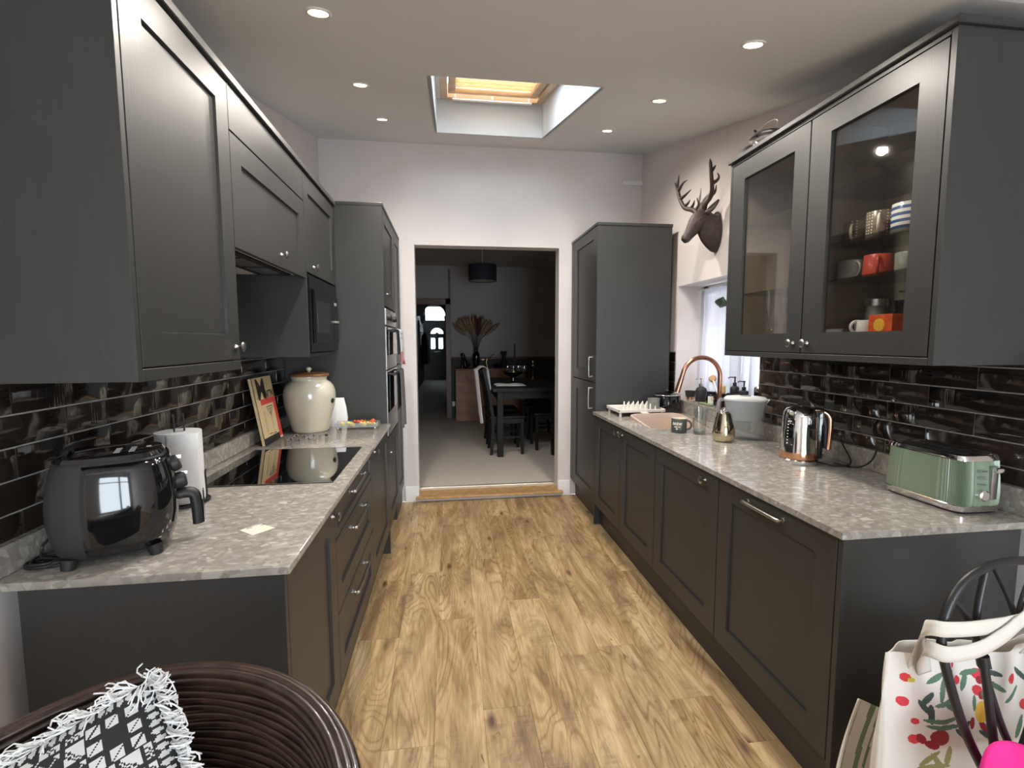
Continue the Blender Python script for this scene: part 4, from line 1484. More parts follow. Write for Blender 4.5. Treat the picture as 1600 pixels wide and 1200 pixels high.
# ---- cut felt trivet and stopper ----------------------------------------
mb = MB()
ang = R(12)
for k in range(7):
    for rrow in range(2):
        x = -.880 + k * .0235
        y = 2.705 + rrow * .10 + .012 * math.sin(k * 1.7)
        q = [(0, 0), (.013, .006), (.015, .072 - .012 * (k % 3)), (.003, .064)]
        mb.prism([(x + (a * math.cos(.5) - b * math.sin(.5 if k % 2 else .2)), y + b) for a, b in q], W + .0005, W + .006, 'z')
tag(obj('felt_trivet', mb, M['grey_felt'], None, 0, org=(-.81, 2.78, W)), 'grey cut-out trivet lying in front of the cream crock', 'trivet')
tag(obj('bottle_stopper', MB().lathe([(0, 0), (.008, 0), (.009, .006), (.006, .012), (0, .013)], (-.70, 2.821, W), 16, cap=False), M['ink'], None, 60, org=(-.70, 2.821, W)), 'tiny black stopper lying alone on the left worktop', 'stopper')

# ---- towels on the oven handles ------------------------------------------
def towel(name, x, y0, y1, ztop, zf, zb, m, col=None, label='', fold=3, amp=.006):
    """cloth draped over a horizontal rail along y: front fall, over, back fall"""
    mb = MB()
    rr = .013

    def fn(u, v):
        y = y0 + (y1 - y0) * u
        wob = amp * math.sin(u * fold * 2 * math.pi + v * 2)
        L1, L2, L3 = ztop - zf, math.pi * rr, ztop - zb
        s = v * (L1 + L2 + L3)
        if s < L1:
            k = 1 - s / L1
            return (x + rr + wob * k + .012 * k, y + .012 * k * math.sin(3 * u), zf + s + .010 * math.sin(u * 5) * k)
        if s < L1 + L2:
            a = (s - L1) / rr
            return (x + rr * math.cos(a), y, ztop + rr * math.sin(a))
        k = (s - L1 - L2) / L3
        return (x - rr + wob * .4 * k, y, ztop - (s - L1 - L2))
    mb.grid(fn, 22, 40, col)
    return tag(obj(name, mb, m, None, 70, solid=.004, org=(x, (y0 + y1) / 2, zf)), label, 'towel')


def tea(u, v):
    if v < .06:
        return srgb(190, 120, 120)
    if v < .30 and (u * 7) % 1 < .5:
        return srgb(200, 120, 118) if v < .2 else srgb(215, 210, 208)
    return srgb(214, 214, 218) if (v * 12) % 1 < .8 else srgb(190, 192, 200)


XH = XO + .045
towel('tea_towel', XH, 3.53, 3.77, 1.503, 1.262, 1.33, M['towel_print'], tea, 'white printed tea towel hanging on the upper oven handle')
towel('hand_towel', XH, 3.51, 3.775, 1.210, .80, .93, M['grey_towel'], None, 'grey towel hanging on the lower oven handle')
# ================================================================== THINGS ON THE RIGHT WORKTOP
# ---- kettle -----------------------------------------------------------
EX, EY = 1.535, 1.905
t = thing('kettle', 'polished chrome kettle with copper band and handle', 'kettle', (EX, EY, W))
hd = Vector((.86, -.51, 0)).normalized()          # handle direction
ND = 48
obj('power_base', MB().lathe([(0, 0), (.076, 0), (.078, .004), (.078, .018), (.074, .022), (0, .022)], (EX, EY, W), ND, cap=False), M['chrome'], t, 40)
obj('body', MB().lathe([(.074, .052), (.0735, .06), (.071, .14), (.068, .20), (.064, .222), (.054, .240), (.036, .249), (.0, .251)], (EX, EY, W), ND, cap=False), M['chrome'], t, 50)
obj('copper_band', MB().lathe([(.0, .024), (.0755, .024), (.0765, .028), (.0755, .052), (.0, .0525)], (EX, EY, W), ND, cap=False), M['rose_copper'], t, 40)
obj('lid_knob', MB().lathe([(0, .249), (.012, .249), (.013, .256), (0, .258)], (EX, EY, W), 20, cap=False), M['black_matt'], t, 40)
C0 = Vector((EX, EY, W))
hpts = cr([C0 + hd * .045 + Vector((0, 0, .236)), C0 + hd * .085 + Vector((0, 0, .232)), C0 + hd * .112 + Vector((0, 0, .205)), C0 + hd * .116 + Vector((0, 0, .14)), C0 + hd * .112 + Vector((0, 0, .065))], 6)
obj('handle', MB().tube(hpts, [.012] * len(hpts), 12, flat=.8), M['rose_copper'], t, 60)
hp2 = cr([C0 + hd * .055 + Vector((0, 0, .222)), C0 + hd * .082 + Vector((0, 0, .212)), C0 + hd * .095 + Vector((0, 0, .17)), C0 + hd * .098 + Vector((0, 0, .07))], 5)
obj('handle_grip', MB().tube(hp2, .010, 10), M['black_matt'], t, 60)
side = hd.cross(Vector((0, 0, 1)))
mb = MB()
A = C0 + hd * .066
mb.box(-.012, .022, -.02, .02, .024, .235, .005, 2)
mb.v = [tuple(A + hd * v[0] + side * v[1] + Vector((0, 0, v[2]))) for v in mb.v]
obj('handle_spine', mb, M['black_gloss'], t, 40)
sw = MB().box(0, .030, -.014, .014, .03, .055, .006, 2)
sw.v = [tuple(A + hd * v[0] + side * v[1] + Vector((0, 0, v[2]))) for v in sw.v]
obj('switch', sw, M['chrome'], t, 40)
# water gauge on the side facing the room
gdir = Vector((-.86, -.35, 0)).normalized()
gs = gdir.cross(Vector((0, 0, 1)))
gz = [(.085, .0735), (.12, .0725), (.16, .0710), (.195, .0692)]
mb = MB()
mb.loft([[C0 + Vector((0, 0, z)) + (gdir * math.cos(a) + gs * math.sin(a)) * (r + .0012) for a in [R(-14 + 4 * i) for i in range(8)]] for z, r in gz], closed=False)
g = obj('water_gauge', mb, M['black_glass'], t, 60, solid=.001)
mb = MB()
for i in range(8):
    z = .092 + i * .0135
    r = .0752 - (z - .085) * .035
    pc = C0 + Vector((0, 0, z)) + (gdir * math.cos(.12) + gs * math.sin(.12)) * r
    mb.ball(pc, .0028, n=8, m=5)
obj('gauge_marks', mb, M['label_white'], g)
mb = MB().lathe([(0, .222), (.012, .218), (.016, .232), (.010, .240), (0, .241)], C0 + gdir * .058, 16, cap=False)
obj('spout', mb, M['chrome'], t, 50)
# cord and plug
obj('power_cord', MB().tube(cr([C0 + hd * .07 + Vector((0, .0, .006)), (1.63, 1.80, W + .006), (1.69, 1.79, W + .02), (1.707, 1.86, W + .09), (1.716, 1.87, W + .125), (1.722, 1.86, W + .11)], 8), .0035, 8), M['black_matt'], t, 60)
obj('power_cord', MB().tube(cr([(1.66, 1.845, W + .005), (1.69, 1.765, W + .006), (1.705, 1.71, W + .045), (1.716, 1.69, W + .115)], 8), .0035, 8), M['black_matt'], t, 60)

# ---- toaster ----------------------------------------------------------
TX, TY = 1.632, 1.372
t = thing('toaster', 'sage green ribbed toaster with chrome trim near the worktop end', 'toaster', (TX, TY, W))
hx, hy = .083, .136
prof = [(.012, .94), (.03, .985), (.06, 1.0), (.10, .985), (.15, .955), (.172, .94)]


def trings(lst, e=6.5, n=72, rib=0.0):
    out = []
    for z, s in lst:
        pts = superellipse(TX, TY, W + z, hx * s, hy * s, e, n)
        if rib:
            pts = [(TX + (p[0] - TX) * (1 + (rib if i % 2 else 0)), TY + (p[1] - TY) * (1 + (rib if i % 2 else 0)), p[2]) for i, p in enumerate(pts)]
        out.append(pts)
    return out


obj('body', MB().loft(trings([(.022, .975), (.03, .99), (.06, 1.0), (.10, .985), (.15, .955), (.168, .945)], rib=-.022, n=160)), M['mint'], t, 20)
obj('base_band', MB().loft(trings([(.006, .97), (.008, .985), (.024, .995), (.026, .975)])), M['chrome'], t, 30)
obj('plinth', MB().loft(trings([(0, .94), (.006, .96)])), M['black_matt'], t, 30)
tr = trings([(.166, .955), (.170, .955), (.181, .92), (.184, .86), (.182, .80)])
obj('top_trim', MB().loft(tr), M['chrome'], t, 40)
for xx in (-.030, .030):
    mb = MB()
    mb.box(TX + xx - .014, TX + xx + .014, TY - .098, TY + .098, W + .1815, W + .1838)
    o = obj('slot', mb, M['slot_dark'], t, 0)
fy = TY - hy
lv = obj('lever_slot', MB().box(TX + .020, TX + .044, fy - .004, fy + .010, W + .045, W + .150, .004, 2), M['pewter'], t)
obj('lever', MB().box(TX + .018, TX + .046, fy - .020, fy - .002, W + .132, W + .148, .005, 2), M['chrome'], lv)
for k in range(3):
    obj('button', MB().box(TX - .024, TX + .000, fy - .007, fy + .008, W + .092 + k * .021, W + .0965 + k * .021, .002), M['steel'], t)
obj('browning_dial', MB().lathe([(0, -.008), (.017, -.008), (.017, .010), (.013, .013), (0, .013)], (TX - .012, fy - .002, W + .062), 24, (0, -1, 0)), M['chrome'], t)
for dx, dy in ((-.06, -.105), (.06, -.105), (-.06, .105), (.06, .105)):
    pass

# ---- water filter jug ---------------------------------------------------
JX, JY, JA = 1.605, 2.405, R(-33)
t = thing('filter_jug', 'clear water filter jug with pale grey lid beside the tap', 'jug', (JX, JY, W))


def jring(z, a, b, e=3.2, n=40):
    return superellipse(JX, JY, W + z, a, b, e, n, JA)


obj('jug_wall', MB().loft([jring(0, .078, .048), jring(.004, .082, .052), jring(.12, .094, .058), jring(.215, .106, .062)], cap1=False), M['clear_plastic'], t, 50)
obj('filter_funnel', MB().loft([jring(.100, .070, .044), jring(.104, .082, .050), jring(.212, .101, .058)], cap1=False), M['milky_plastic'], t, 50)
obj('filter_cartridge', MB().loft([jring(.055, .03, .03, 2), jring(.10, .034, .034, 2)]), M['milky_plastic'], t, 40)
lid = obj('lid', MB().loft([jring(.213, .108, .064), jring(.222, .108, .064), jring(.232, .098, .056), jring(.236, .07, .04)]), M['jug_lid'], t, 40)
obj('lid_button', MB().loft([jring(.235, .028, .018, 2), jring(.240, .024, .015, 2)]), M['concrete_grey'], lid, 40)
ca, sa = math.cos(JA), math.sin(JA)


def jl(x, z, y=0):
    return Vector((JX + x * ca - y * sa, JY + x * sa + y * ca, W + z))


obj('handle', MB().tube(cr([jl(-.098, .212), jl(-.128, .208), jl(-.136, .17), jl(-.126, .09), jl(-.092, .065)], 5), .0095, 10), M['clear_plastic'], t, 60)
obj('spout', MB().prism([(.098, .19), (.118, .222), (.098, .222)], -.016, .016, 'y'), M['jug_lid'], t, 40)
o = [x for x in t.children if x.name.startswith('spout')][0]
for v in o.data.vertices:
    v.co = jl(v.co.x + JX, v.co.z + W, v.co.y + JY) - Vector((JX, JY, W))

# ---- gold oil can ---------------------------------------------------------
GX, GY = 1.459, 2.365
t = thing('gold_dispenser', 'shiny pale gold pear-shaped pot in front of the tap', 'pot', (GX, GY, W))
pf = [(p.x, p.y) for p in cr([(.042, 0, 0), (.050, .008, 0), (.0565, .035, 0), (.0555, .065, 0), (.047, .105, 0), (.038, .14, 0), (.0345, .152, 0), (.032, .156, 0)], 4)]
obj('body', MB().lathe([(0, 0)] + pf + [(0, .157)], (GX, GY, W), 48, cap=False), M['gold'], t, 60)
obj('lid', MB().lathe([(0, .156), (.030, .156), (.027, .162), (.010, .165), (.006, .170), (.009, .176), (.009, .181), (0, .183)], (GX, GY, W), 32, cap=False), M['chrome'], t, 50)
obj('spout', MB().lathe([(0, 0), (.005, 0), (.006, .012), (.004, .018), (0, .018)], (GX - .022, GY - .004, W + .155), 12, cap=False), M['chrome'], t, 50)

# ---- glass tumbler -----------------------------------------------------------
def tumbler(name, label, x, y, z, r0, r1, h, group=None):
    pf = [(0, 0), (r0, 0), (r0, .004), (r1, h), (r1 - .0022, h), (r0 - .003, .010), (0, .008)]
    return tag(obj(name, MB().lathe(pf, (x, y, z), 32, cap=False), M['glass'], None, 50, org=(x, y, z)), label, 'glass', group)


tumbler('tall_glass', 'tall clear empty glass between the mug and the gold pot', 1.437, 2.575, W, .034, .044, .152)

# ---- mug with BREW print -------------------------------------------------------
def mug(name, label, x, y, z, r, h, m, inner, hang, hr=.026, hm=None, group=None, taper=1.0):
    t = thing(name, label, 'mug', (x, y, z), group)
    rt_ = r * taper
    obj('body', MB().lathe([(0, 0), (r * .94, 0), (r, .004), (r, h * .3), (rt_, h - .001), (rt_ - .001, h)], (x, y, z), 36, cap=False), m, t, 50)
    obj('inside', MB().lathe([(rt_ - .001, h), (rt_ - .0035, h), (r * .9, .010), (0, .008)], (x, y, z), 36, cap=False), inner, t, 50)
    d = Vector((math.cos(hang), math.sin(hang), 0))
    c = Vector((x, y, z + h * .53))
    pts = [c + d * (r - .004 + hr * 1.1 * math.cos(a)) + Vector((0, 0, hr * 1.05 * math.sin(a))) for a in [R(98 - 196 * i / 12) for i in range(13)]]
    obj('handle', MB().tube(pts, .0048, 8, flat=1.3), hm or m, t, 60)
    return t


t = mug('brew_mug', 'dark grey mug printed BREW on the worktop by the sink', 1.342, 2.635, W, .044, .084, M['mug_grey'], M['cream_glaze'], R(-22), .026)
vd = Vector((-1.342, -2.635, 0)).normalized()
# print wraps the side facing the room
wd = Vector((vd.x * math.cos(.25) + vd.y * math.sin(.25), -vd.x * math.sin(.25) + vd.y * math.cos(.25), 0))
wl = Vector((-wd.y, wd.x, 0))


def wrap(mb, cx, cy, r, dirv):
    a0 = math.atan2(dirv.y, dirv.x)
    mb.v = [(cx + (r + .0003) * math.cos(a0 + v[0] / r), cy + (r + .0003) * math.sin(a0 + v[0] / r), v[2]) for v in mb.v]
    return mb


pr = MB()
for txt, s, z in (('BREW', .021, .048), ('TIME TO', .009, .034), ('SIP', .009, .022)):
    q = text_mb(txt, s, (0, 0, W + z), (1, 0, 0), (0, 0, 1), bold=.0006, extrude=0)
    pr.add(q.v, q.f)
pr.box(-.022, .022, -.0001, .0001, W + .070, W + .072)
pr.box(-.022, .022, -.0001, .0001, W + .0435, W + .045)
obj('printed_words', wrap(pr, 1.342, 2.635, .044, wd), M['cream_glaze'], t, 0, fixn=False)

# ---- dish drainer, cup, black pot -----------------------------------------------
t = thing('dish_drainer', 'off-white dish drying rack with rows of pegs', 'drainer', (1.36, 3.35, W))
DXa, DXb, DYa, DYb = 1.185, 1.535, 3.215, 3.485
mb = MB().box(DXa, DXb, DYa, DYb, W + .030, W + .037, .003).box(DXa, DXb, DYa, DYa + .008, W + .037, W + .052, .002).box(DXa, DXb, DYb - .008, DYb, W + .037, W + .052, .002)
mb.box(DXa, DXa + .008, DYa, DYb, W + .037, W + .052, .002).box(DXb - .008, DXb, DYa, DYb, W + .037, W + .052, .002)
obj('tray', mb, M['drainer'], t)
for i in range(6):
    for j in range(3):
        x, y = DXa + .115 + i * .036, DYa + .06 + j * .07
        obj('peg', MB().lathe([(0, 0), (.0075, 0), (.0055, .045), (.003, .050), (0, .050)], (x, y, W + .036), 10, cap=False), M['drainer'], t)
for x in (DXa + .02, DXb - .02):
    for y in (DYa + .02, DYb - .02):
        obj('foot', MB().cyl((x, y, W), (x, y, W + .031), .008, .010, 10), M['drainer'], t)
obj('spout_lip', MB().box(DXa + .16, DXa + .21, DYa - .035, DYa + .003, W + .028, W + .033, .002), M['drainer'], t)
tag(obj('grey_cup', MB().lathe([(0, 0), (.036, 0), (.040, .004), (.043, .082), (.040, .083), (.036, .010), (0, .008)], (1.485, 3.31, W + .0375), 32, cap=False), M['concrete_grey'], None, 50, org=(1.485, 3.31, W + .0375)),
    'grey speckled cup standing on the dish rack', 'cup')
PX, PY = 1.622, 3.388
t = thing('slow_cooker', 'round black slow cooker with a glass lid in the corner', 'cooker', (PX, PY, W))
obj('pot', MB().lathe([(0, 0), (.085, 0), (.095, .008), (.098, .05), (.098, .125), (.092, .132), (0, .132)], (PX, PY, W), 40, cap=False), M['black_gloss'], t, 50)
obj('lid_rim', MB().tube([(PX + .099 * math.cos(i * math.pi / 24), PY + .099 * math.sin(i * math.pi / 24), W + .136) for i in range(48)], .004, 8, True), M['chrome'], t, 60)
l_ = obj('lid', MB().lathe([(.098, .136), (.08, .146), (.04, .152), (0, .153)], (PX, PY, W), 40, cap=False), M['black_glass'], t, 60)
obj('lid_knob', MB().lathe([(0, .152), (.007, .152), (.008, .160), (.016, .164), (.012, .172), (0, .173)], (PX, PY, W), 20, cap=False), M['black_matt'], l_, 50)

# ---- copper tap --------------------------------------------------------------------
AX, AY = 1.66, 2.75
t = thing('kitchen_tap', 'tall brushed copper tap with arched spout over the sink', 'tap', (AX, AY, W))
obj('base', MB().lathe([(0, 0), (.027, 0), (.027, .006), (.022, .010), (.021, .06), (.018, .066), (0, .066)], (AX, AY, W), 28, cap=False), M['copper'], t, 50)
pts = [(AX, AY, W + .03), (AX, AY, W + .30)]
rr = .120
for i in range(1, 25):
    a = math.pi * .93 * i / 24
    pts.append((AX - rr + rr * math.cos(a), AY + .01 * i / 24, W + .315 + rr * math.sin(a)))
ex = Vector(pts[-1])
dr_ = (ex - Vector(pts[-2])).normalized()
pts += [ex + dr_ * .05]
obj('spout', MB().tube(pts, .0135, 16), M['copper'], t, 60)
obj('spray_head', MB().cyl(ex + dr_ * .035, ex + dr_ * .125, .0150, .0165, 20), M['copper'], t, 40)
obj('lever', MB().cyl((AX, AY - .018, W + .045), (AX + .01, AY - .085, W + .075), .007, .005, 12), M['copper'], t, 40)

# ---- things on the window sill --------------------------------------------------------
S = WZ0 + .0202
t = thing('small_planter', 'small black cup with copper foot on the window sill corner', 'cup', (1.835, 3.435, S))
obj('foot', MB().lathe([(0, 0), (.030, 0), (.030, .016), (0, .016)], (1.835, 3.435, S), 28, cap=False), M['rose_copper'], t, 40)
obj('cup', MB().lathe([(0, .016), (.033, .016), (.040, .060), (.037, .060), (.031, .022), (0, .02)], (1.835, 3.435, S), 28, cap=False), M['soft_black'], t, 40)


def pump_bottle(name, label, x, y, z, r, h, m, pm, group=None, ang=R(160)):
    t = thing(name, label, 'bottle', (x, y, z), group)
    obj('bottle', MB().lathe([(0, 0), (r * .96, 0), (r, .004), (r, h * .72), (r * .82, h * .88), (r * .45, h * .96), (r * .42, h), (0, h)], (x, y, z), 28, cap=False), m, t, 50)
    p = obj('pump', MB().lathe([(0, h), (r * .44, h), (r * .44, h + .02), (r * .18, h + .022), (r * .16, h + .05), (r * .26, h + .051), (r * .26, h + .060), (0, h + .060)], (x, y, z), 18, cap=False), pm, t, 40)
    c, s = math.cos(ang), math.sin(ang)
    obj('nozzle', MB().tube([(x, y, z + h + .055), (x + c * .03, y + s * .03, z + h + .056), (x + c * .042, y + s * .042, z + h + .048)], .0035, 8), pm, p, 50)
    return t


pump_bottle('soap_dispenser', 'matt black soap bottle with chrome pump on the window sill', 1.83, 3.27, S, .040, .110, M['soft_black'], M['chrome'])
t = thing('candle_jar', 'round black jar with white label and red seal on the sill', 'jar', (1.815, 3.085, S))
obj('jar', MB().lathe([(0, 0), (.042, 0), (.048, .006), (.048, .062), (.042, .072), (0, .072)], (1.815, 3.085, S), 36, cap=False), M['black_gloss'], t, 50)
obj('lid', MB().lathe([(0, .072), (.040, .072), (.041, .076), (.041, .090), (.037, .093), (0, .093)], (1.815, 3.085, S), 36, cap=False), M['black_gloss'], t, 50)
q = wrap(MB().grid(lambda u, v: (-.030 + .038 * u, 0, S + .010 + .052 * v), 8, 2), 1.815, 3.085, .0483, Vector((-.60, -.8, 0)))
lb = obj('label', q, M['label_white'], t, 60, fixn=False)
q = wrap(MB().prism([(.005 + .0125 * math.cos(i * math.pi / 10), S + .045 + .0125 * math.sin(i * math.pi / 10)) for i in range(20)], -.0002, .0002, 'y'), 1.815, 3.085, .0488, Vector((-.60, -.8, 0)))
obj('seal', q, M['red_ink'], lb, 0, fixn=False)
t = thing('dish_brush', 'wooden dish brush leaning up beside the tap', 'brush', (1.80, 2.96, S))
ba, bb = Vector((1.80, 2.945, S + .01)), Vector((1.845, 3.150, S + .175))
obj('handle', MB().tube([ba, ba.lerp(bb, .5), bb], [.007, .006, .006], 10), M['label_white'], t, 50)
nv = Vector((-.45, -.55, .35)).normalized()
obj('head', MB().lathe([(0, -.006), (.024, -.006), (.026, .004), (.020, .012), (0, .013)], bb, 24, nv, cap=False), M['brush_wood'], t, 50)
mb = MB()
for i in range(40):
    a = i * 2.4
    rr = .022 * math.sqrt((i + .5) / 40)
    o1, o2 = nv.orthogonal().normalized(), nv.cross(nv.orthogonal().normalized())
    p0 = bb - nv * .005 + o1 * rr * math.cos(a) + o2 * rr * math.sin(a)
    p1 = bb - nv * .034 + (o1 * math.cos(a) + o2 * math.sin(a)) * rr * 1.7
    mb.cyl(p0, p1, .0016, .001, 5)
o = obj('bristles', mb, M['bristle'], t, 60, kind='stuff')
tag(obj('brush_pot', MB().lathe([(0, 0), (.034, 0), (.036, .09), (.033, .09), (.031, .006), (0, .006)], (1.80, 2.93, S), 24, cap=False), M['black_gloss'], None, 50, org=(1.80, 2.93, S)), 'black pot holding the dish brush behind the tap', 'pot')
tag(obj('sponge', MB().box(1.775, 1.80, 2.905, 2.968, S + .0905, S + .150, .010, 3), M['sponge'], None, 60, org=(1.787, 2.94, S + .09)), 'yellow sponge standing on top of the black pot', 'sponge')
tag(obj('sponge_cloth', MB().box(1.742, 1.778, 3.00, 3.14, S, S + .012, .004, 2), M['green_cloth'], None, 60, org=(1.76, 3.07, S)), 'folded sage green cloth on the front of the sill', 'cloth')
t = thing('soap_caddy', 'black raised stand under the pair of pump bottles', 'stand', (1.865, 2.86, S))
obj('shelf', MB().box(1.832, 1.898, 2.765, 2.955, S + .088, S + .096, .003), M['soft_black'], t)
for y in (2.785, 2.935):
    obj('leg', MB().box(1.848, 1.882, y - .006, y + .006, S, S + .088), M['soft_black'], t)
pump_bottle('pump_bottle', 'black pump bottle on the stand, the taller far one', 1.865, 2.915, S + .0962, .028, .050, M['soft_black'], M['black_matt'], 'black pump bottles', R(150))
pump_bottle('pump_bottle', 'black pump bottle on the stand, the shorter near one', 1.865, 2.815, S + .0962, .028, .030, M['soft_black'], M['black_matt'], 'black pump bottles', R(120))
t = thing('storage_tin', 'small black and chrome tin by the tile edge on the sill', 'tin', (1.885, 2.68, S))
obj('tin', MB().lathe([(0, 0), (.035, 0), (.036, .13), (0, .13)], (1.885, 2.68, S), 28, cap=False), M['black_gloss'], t, 40)
obj('chrome_lid', MB().lathe([(0, .13), (.037, .13), (.037, .150), (.030, .162), (0, .164)], (1.885, 2.68, S), 28, cap=False), M['chrome'], t, 40)

# ---- sheer curtain across the window ------------------------------------------------------
mb = MB()


def cur(u, v):
    y = WY1 - .035 - u * (WY1 - WY0 - .05)
    z = 1.815 - v * (1.815 - S - .004)
    k = .012 + .012 * v
    y2 = y + .012 * math.sin(u * 71 + 2 * v) * (0.3 + v)
    return (1.915 + k * math.sin(u * 62 + .8 * math.sin(u * 17)) + .006 * math.sin(u * 23 + 3 * v), y2 + (.03 * v if u < .12 else 0) * (1 - u / .12 if u < .12 else 0), z)


mb.grid(cur, 150, 14)
t = thing('net_curtain', 'sheer white net curtain hanging in the side window', 'curtain', (1.915, 3.0, S))
obj('voile', mb, M['sheer'], t, 80)
obj('curtain_wire', MB().cyl((1.915, WY0, 1.812), (1.915, WY1, 1.812), .004, n=8), M['white_gloss'], t)

# ---- trailing plant in the window -----------------------------------------------------------
t = thing('trailing_plant', 'trailing house plant with one heart-shaped leaf by the window', 'plant', (1.84, 2.62, 1.50))
obj('pot', MB().lathe([(0, 0), (.045, 0), (.06, .10), (.056, .10), (.05, .08), (0, .08)], (1.84, 2.62, 1.50), 24, cap=False), M['ceramic_white'], t, 50)
obj('hanger', MB().tube([(1.84, 2.565, 1.60), (1.84, 2.62, WZ1 - .001)], .0015, 6).tube([(1.84, 2.675, 1.60), (1.84, 2.62, WZ1 - .001)], .0015, 6), M['black_iron'], t)
obj('stem', MB().tube(cr([(1.84, 2.64, 1.58), (1.83, 2.70, 1.66), (1.815, 2.80, 1.69), (1.80, 2.90, 1.665), (1.795, 2.985, 1.645)], 5), .0022, 6), M['leaf'], t, 60)


def leafmesh(base, tip, up_, w):
    base, tip = Vector(base), Vector(tip)
    d = tip - base
    s = d.cross(Vector(up_)).normalized()
    n_ = s.cross(d).normalized()
    mb = MB()
    prof = [0.0, .62, .95, 1.0, .86, .6, .3, 0.02]

    def fn(u, v):
        k = v * (len(prof) - 1)
        i = min(int(k), len(prof) - 2)
        ww = prof[i] + (prof[i + 1] - prof[i]) * (k - i)
        return base + d * v + s * (u - .5) * 2 * w * ww + n_ * (-.25 * w * abs(u - .5) * 2)
    return mb.grid(fn, 6, 10)


for bq, tq, w in (((1.790, 3.00, 1.640), (1.745, 2.895, 1.700), .042), ((1.84, 2.60, 1.60), (1.80, 2.54, 1.68), .035), ((1.85, 2.66, 1.60), (1.86, 2.70, 1.72), .035), ((1.83, 2.62, 1.60), (1.79, 2.66, 1.70), .03)):
    obj('leaf', leafmesh(bq, tq, (-.5, -.85, .1), w), M['leaf'], t, 60, solid=.001)

# ================================================================== INSIDE THE GLAZED CABINET
z1_, z2_, z3_, z0_ = 1.655 + .0004, 1.792 + .0004, 1.985 + .0004, 1.4499
toD = R(238)
mug('dotted_mug', 'taupe dotted mug on the upper shelf, farther and smaller', 1.56, 1.70, z2_, .036, .088, M['dots'], M['cream_glaze'], R(215), .026, M['cream_glaze'])
mug('dotted_mug', 'taupe dotted mug on the upper shelf next to the striped one', 1.56, 1.592, z2_, .042, .098, M['dots'], M['cream_glaze'], R(222), .030, M['cream_glaze'])
mug('striped_mug', 'blue and white striped mug on the upper shelf', 1.555, 1.478, z2_, .046, .098, M['stripes'], M['cream_glaze'], R(300), .030, M['cream_glaze'])
mug('grey_mug', 'dark mug half hidden at the far end of the upper shelf', 1.62, 1.722, z2_, .022, .07, M['mug_grey'], M['cream_glaze'], R(300), .012)
mug('grey_mug', 'grey-green rounded mug on the lower shelf', 1.55, 1.70, z1_, .043, .078, M['mug_grey2'], M['cream_glaze'], R(255), .026)
mug('red_mug', 'coral red mug on the lower shelf', 1.55, 1.578, z1_, .046, .080, M['mug_red'], M['mug_red'], R(225), .026, taper=.94)
mug('two_tone_mug', 'grey and red mug at the near end of the lower shelf', 1.56, 1.465, z1_, .042, .070, M['mug_grey2'], M['mug_red'], R(290), .02)
mug('small_white_mug', 'small white mug on the cabinet floor', 1.53, 1.595, z0_, .032, .052, M['ceramic_white'], M['ceramic_white'], R(165), .020)
t = thing('tea_box', 'orange and yellow card tea box on the cabinet floor', 'box', (1.53, 1.50, z0_))
obj('carton', MB().box(1.497, 1.567, 1.455, 1.548, z0_, z0_ + .068, .001), M['orange_box'], t)
obj('printed_sun', MB().cyl((1.4966, 1.505, z0_ + .032), (1.4972, 1.505, z0_ + .032), .022, n=24), M['yellow_print'], t, 0)
t = thing('storage_jar', 'glass jar with steel lid at the back of the cabinet floor', 'jar', (1.64, 1.665, z0_))
obj('jar', MB().lathe([(0, 0), (.035, 0), (.035, .11), (0, .11)], (1.64, 1.665, z0_), 24, cap=False), M['mug_grey2'], t, 50)
obj('lid', MB().lathe([(0, .11), (.037, .11), (.037, .135), (0, .136)], (1.64, 1.665, z0_), 24, cap=False), M['steel'], t, 40)
t = thing('coffee_press', 'black coffee press with round plunger knob in the cabinet', 'coffee maker', (1.63, 1.50, z0_))
obj('body', MB().lathe([(0, 0), (.042, 0), (.044, .06), (.034, .085), (.042, .12), (0, .122)], (1.63, 1.53, z0_), 24, cap=False), M['black_gloss'], t, 50)
obj('plunger', MB().lathe([(0, .12), (.008, .12), (.008, .145), (.026, .148), (.026, .155), (0, .157)], (1.63, 1.53, z0_), 20, cap=False), M['chrome'], t, 40)
t = thing('glass_dish', 'cut-glass dish on the top shelf of the cabinet', 'dish', (1.58, 1.49, z3_))
mb = MB()
rings = []
for r, z in ((.045, 0), (.05, .004), (.085, .030), (.11, .055), (.108, .056), (.082, .034), (.045, .008)):
    rings.append([(1.58 + r * (1 + .03 * (i % 2)) * math.cos(2 * math.pi * i / 48), 1.49 + r * (1 + .03 * (i % 2)) * math.sin(2 * math.pi * i / 48), z3_ + z) for i in range(48)])
obj('bowl', mb.loft(rings, True, True, True), M['glass'], t, 0)
for x, y, w in ((1.56, 2.185, 'farther from the knobs'), (1.56, 2.075, 'nearer the knobs')):
    t = thing('champagne_flute', 'tall clear champagne flute in the far half of the cabinet, ' + w, 'glass', (x, y, z0_), 'champagne flutes')
    obj('bowl', MB().lathe([(.003, .085), (.012, .095), (.021, .13), (.023, .17), (.021, .21), (.0195, .21), (.0215, .17), (.0195, .132), (.010, .098)], (x, y, z0_), 24, cap=False), M['glass'], t, 60)
    obj('stem', MB().lathe([(0, 0), (.030, 0), (.030, .002), (.006, .006), (.003, .03), (.003, .086), (0, .088)], (x, y, z0_), 20, cap=False), M['glass'], t, 60)
t = thing('glass_candlestick', 'squat clear glass candlestick between the flutes', 'candlestick', (1.54, 2.13, z0_))
obj('base', MB().lathe([(0, 0), (.028, 0), (.026, .008), (.008, .016), (.010, .03), (.022, .04), (.026, .065), (.022, .065), (.010, .045), (0, .044)], (1.54, 2.13, z0_), 20, cap=False), M['glass'], t, 60)
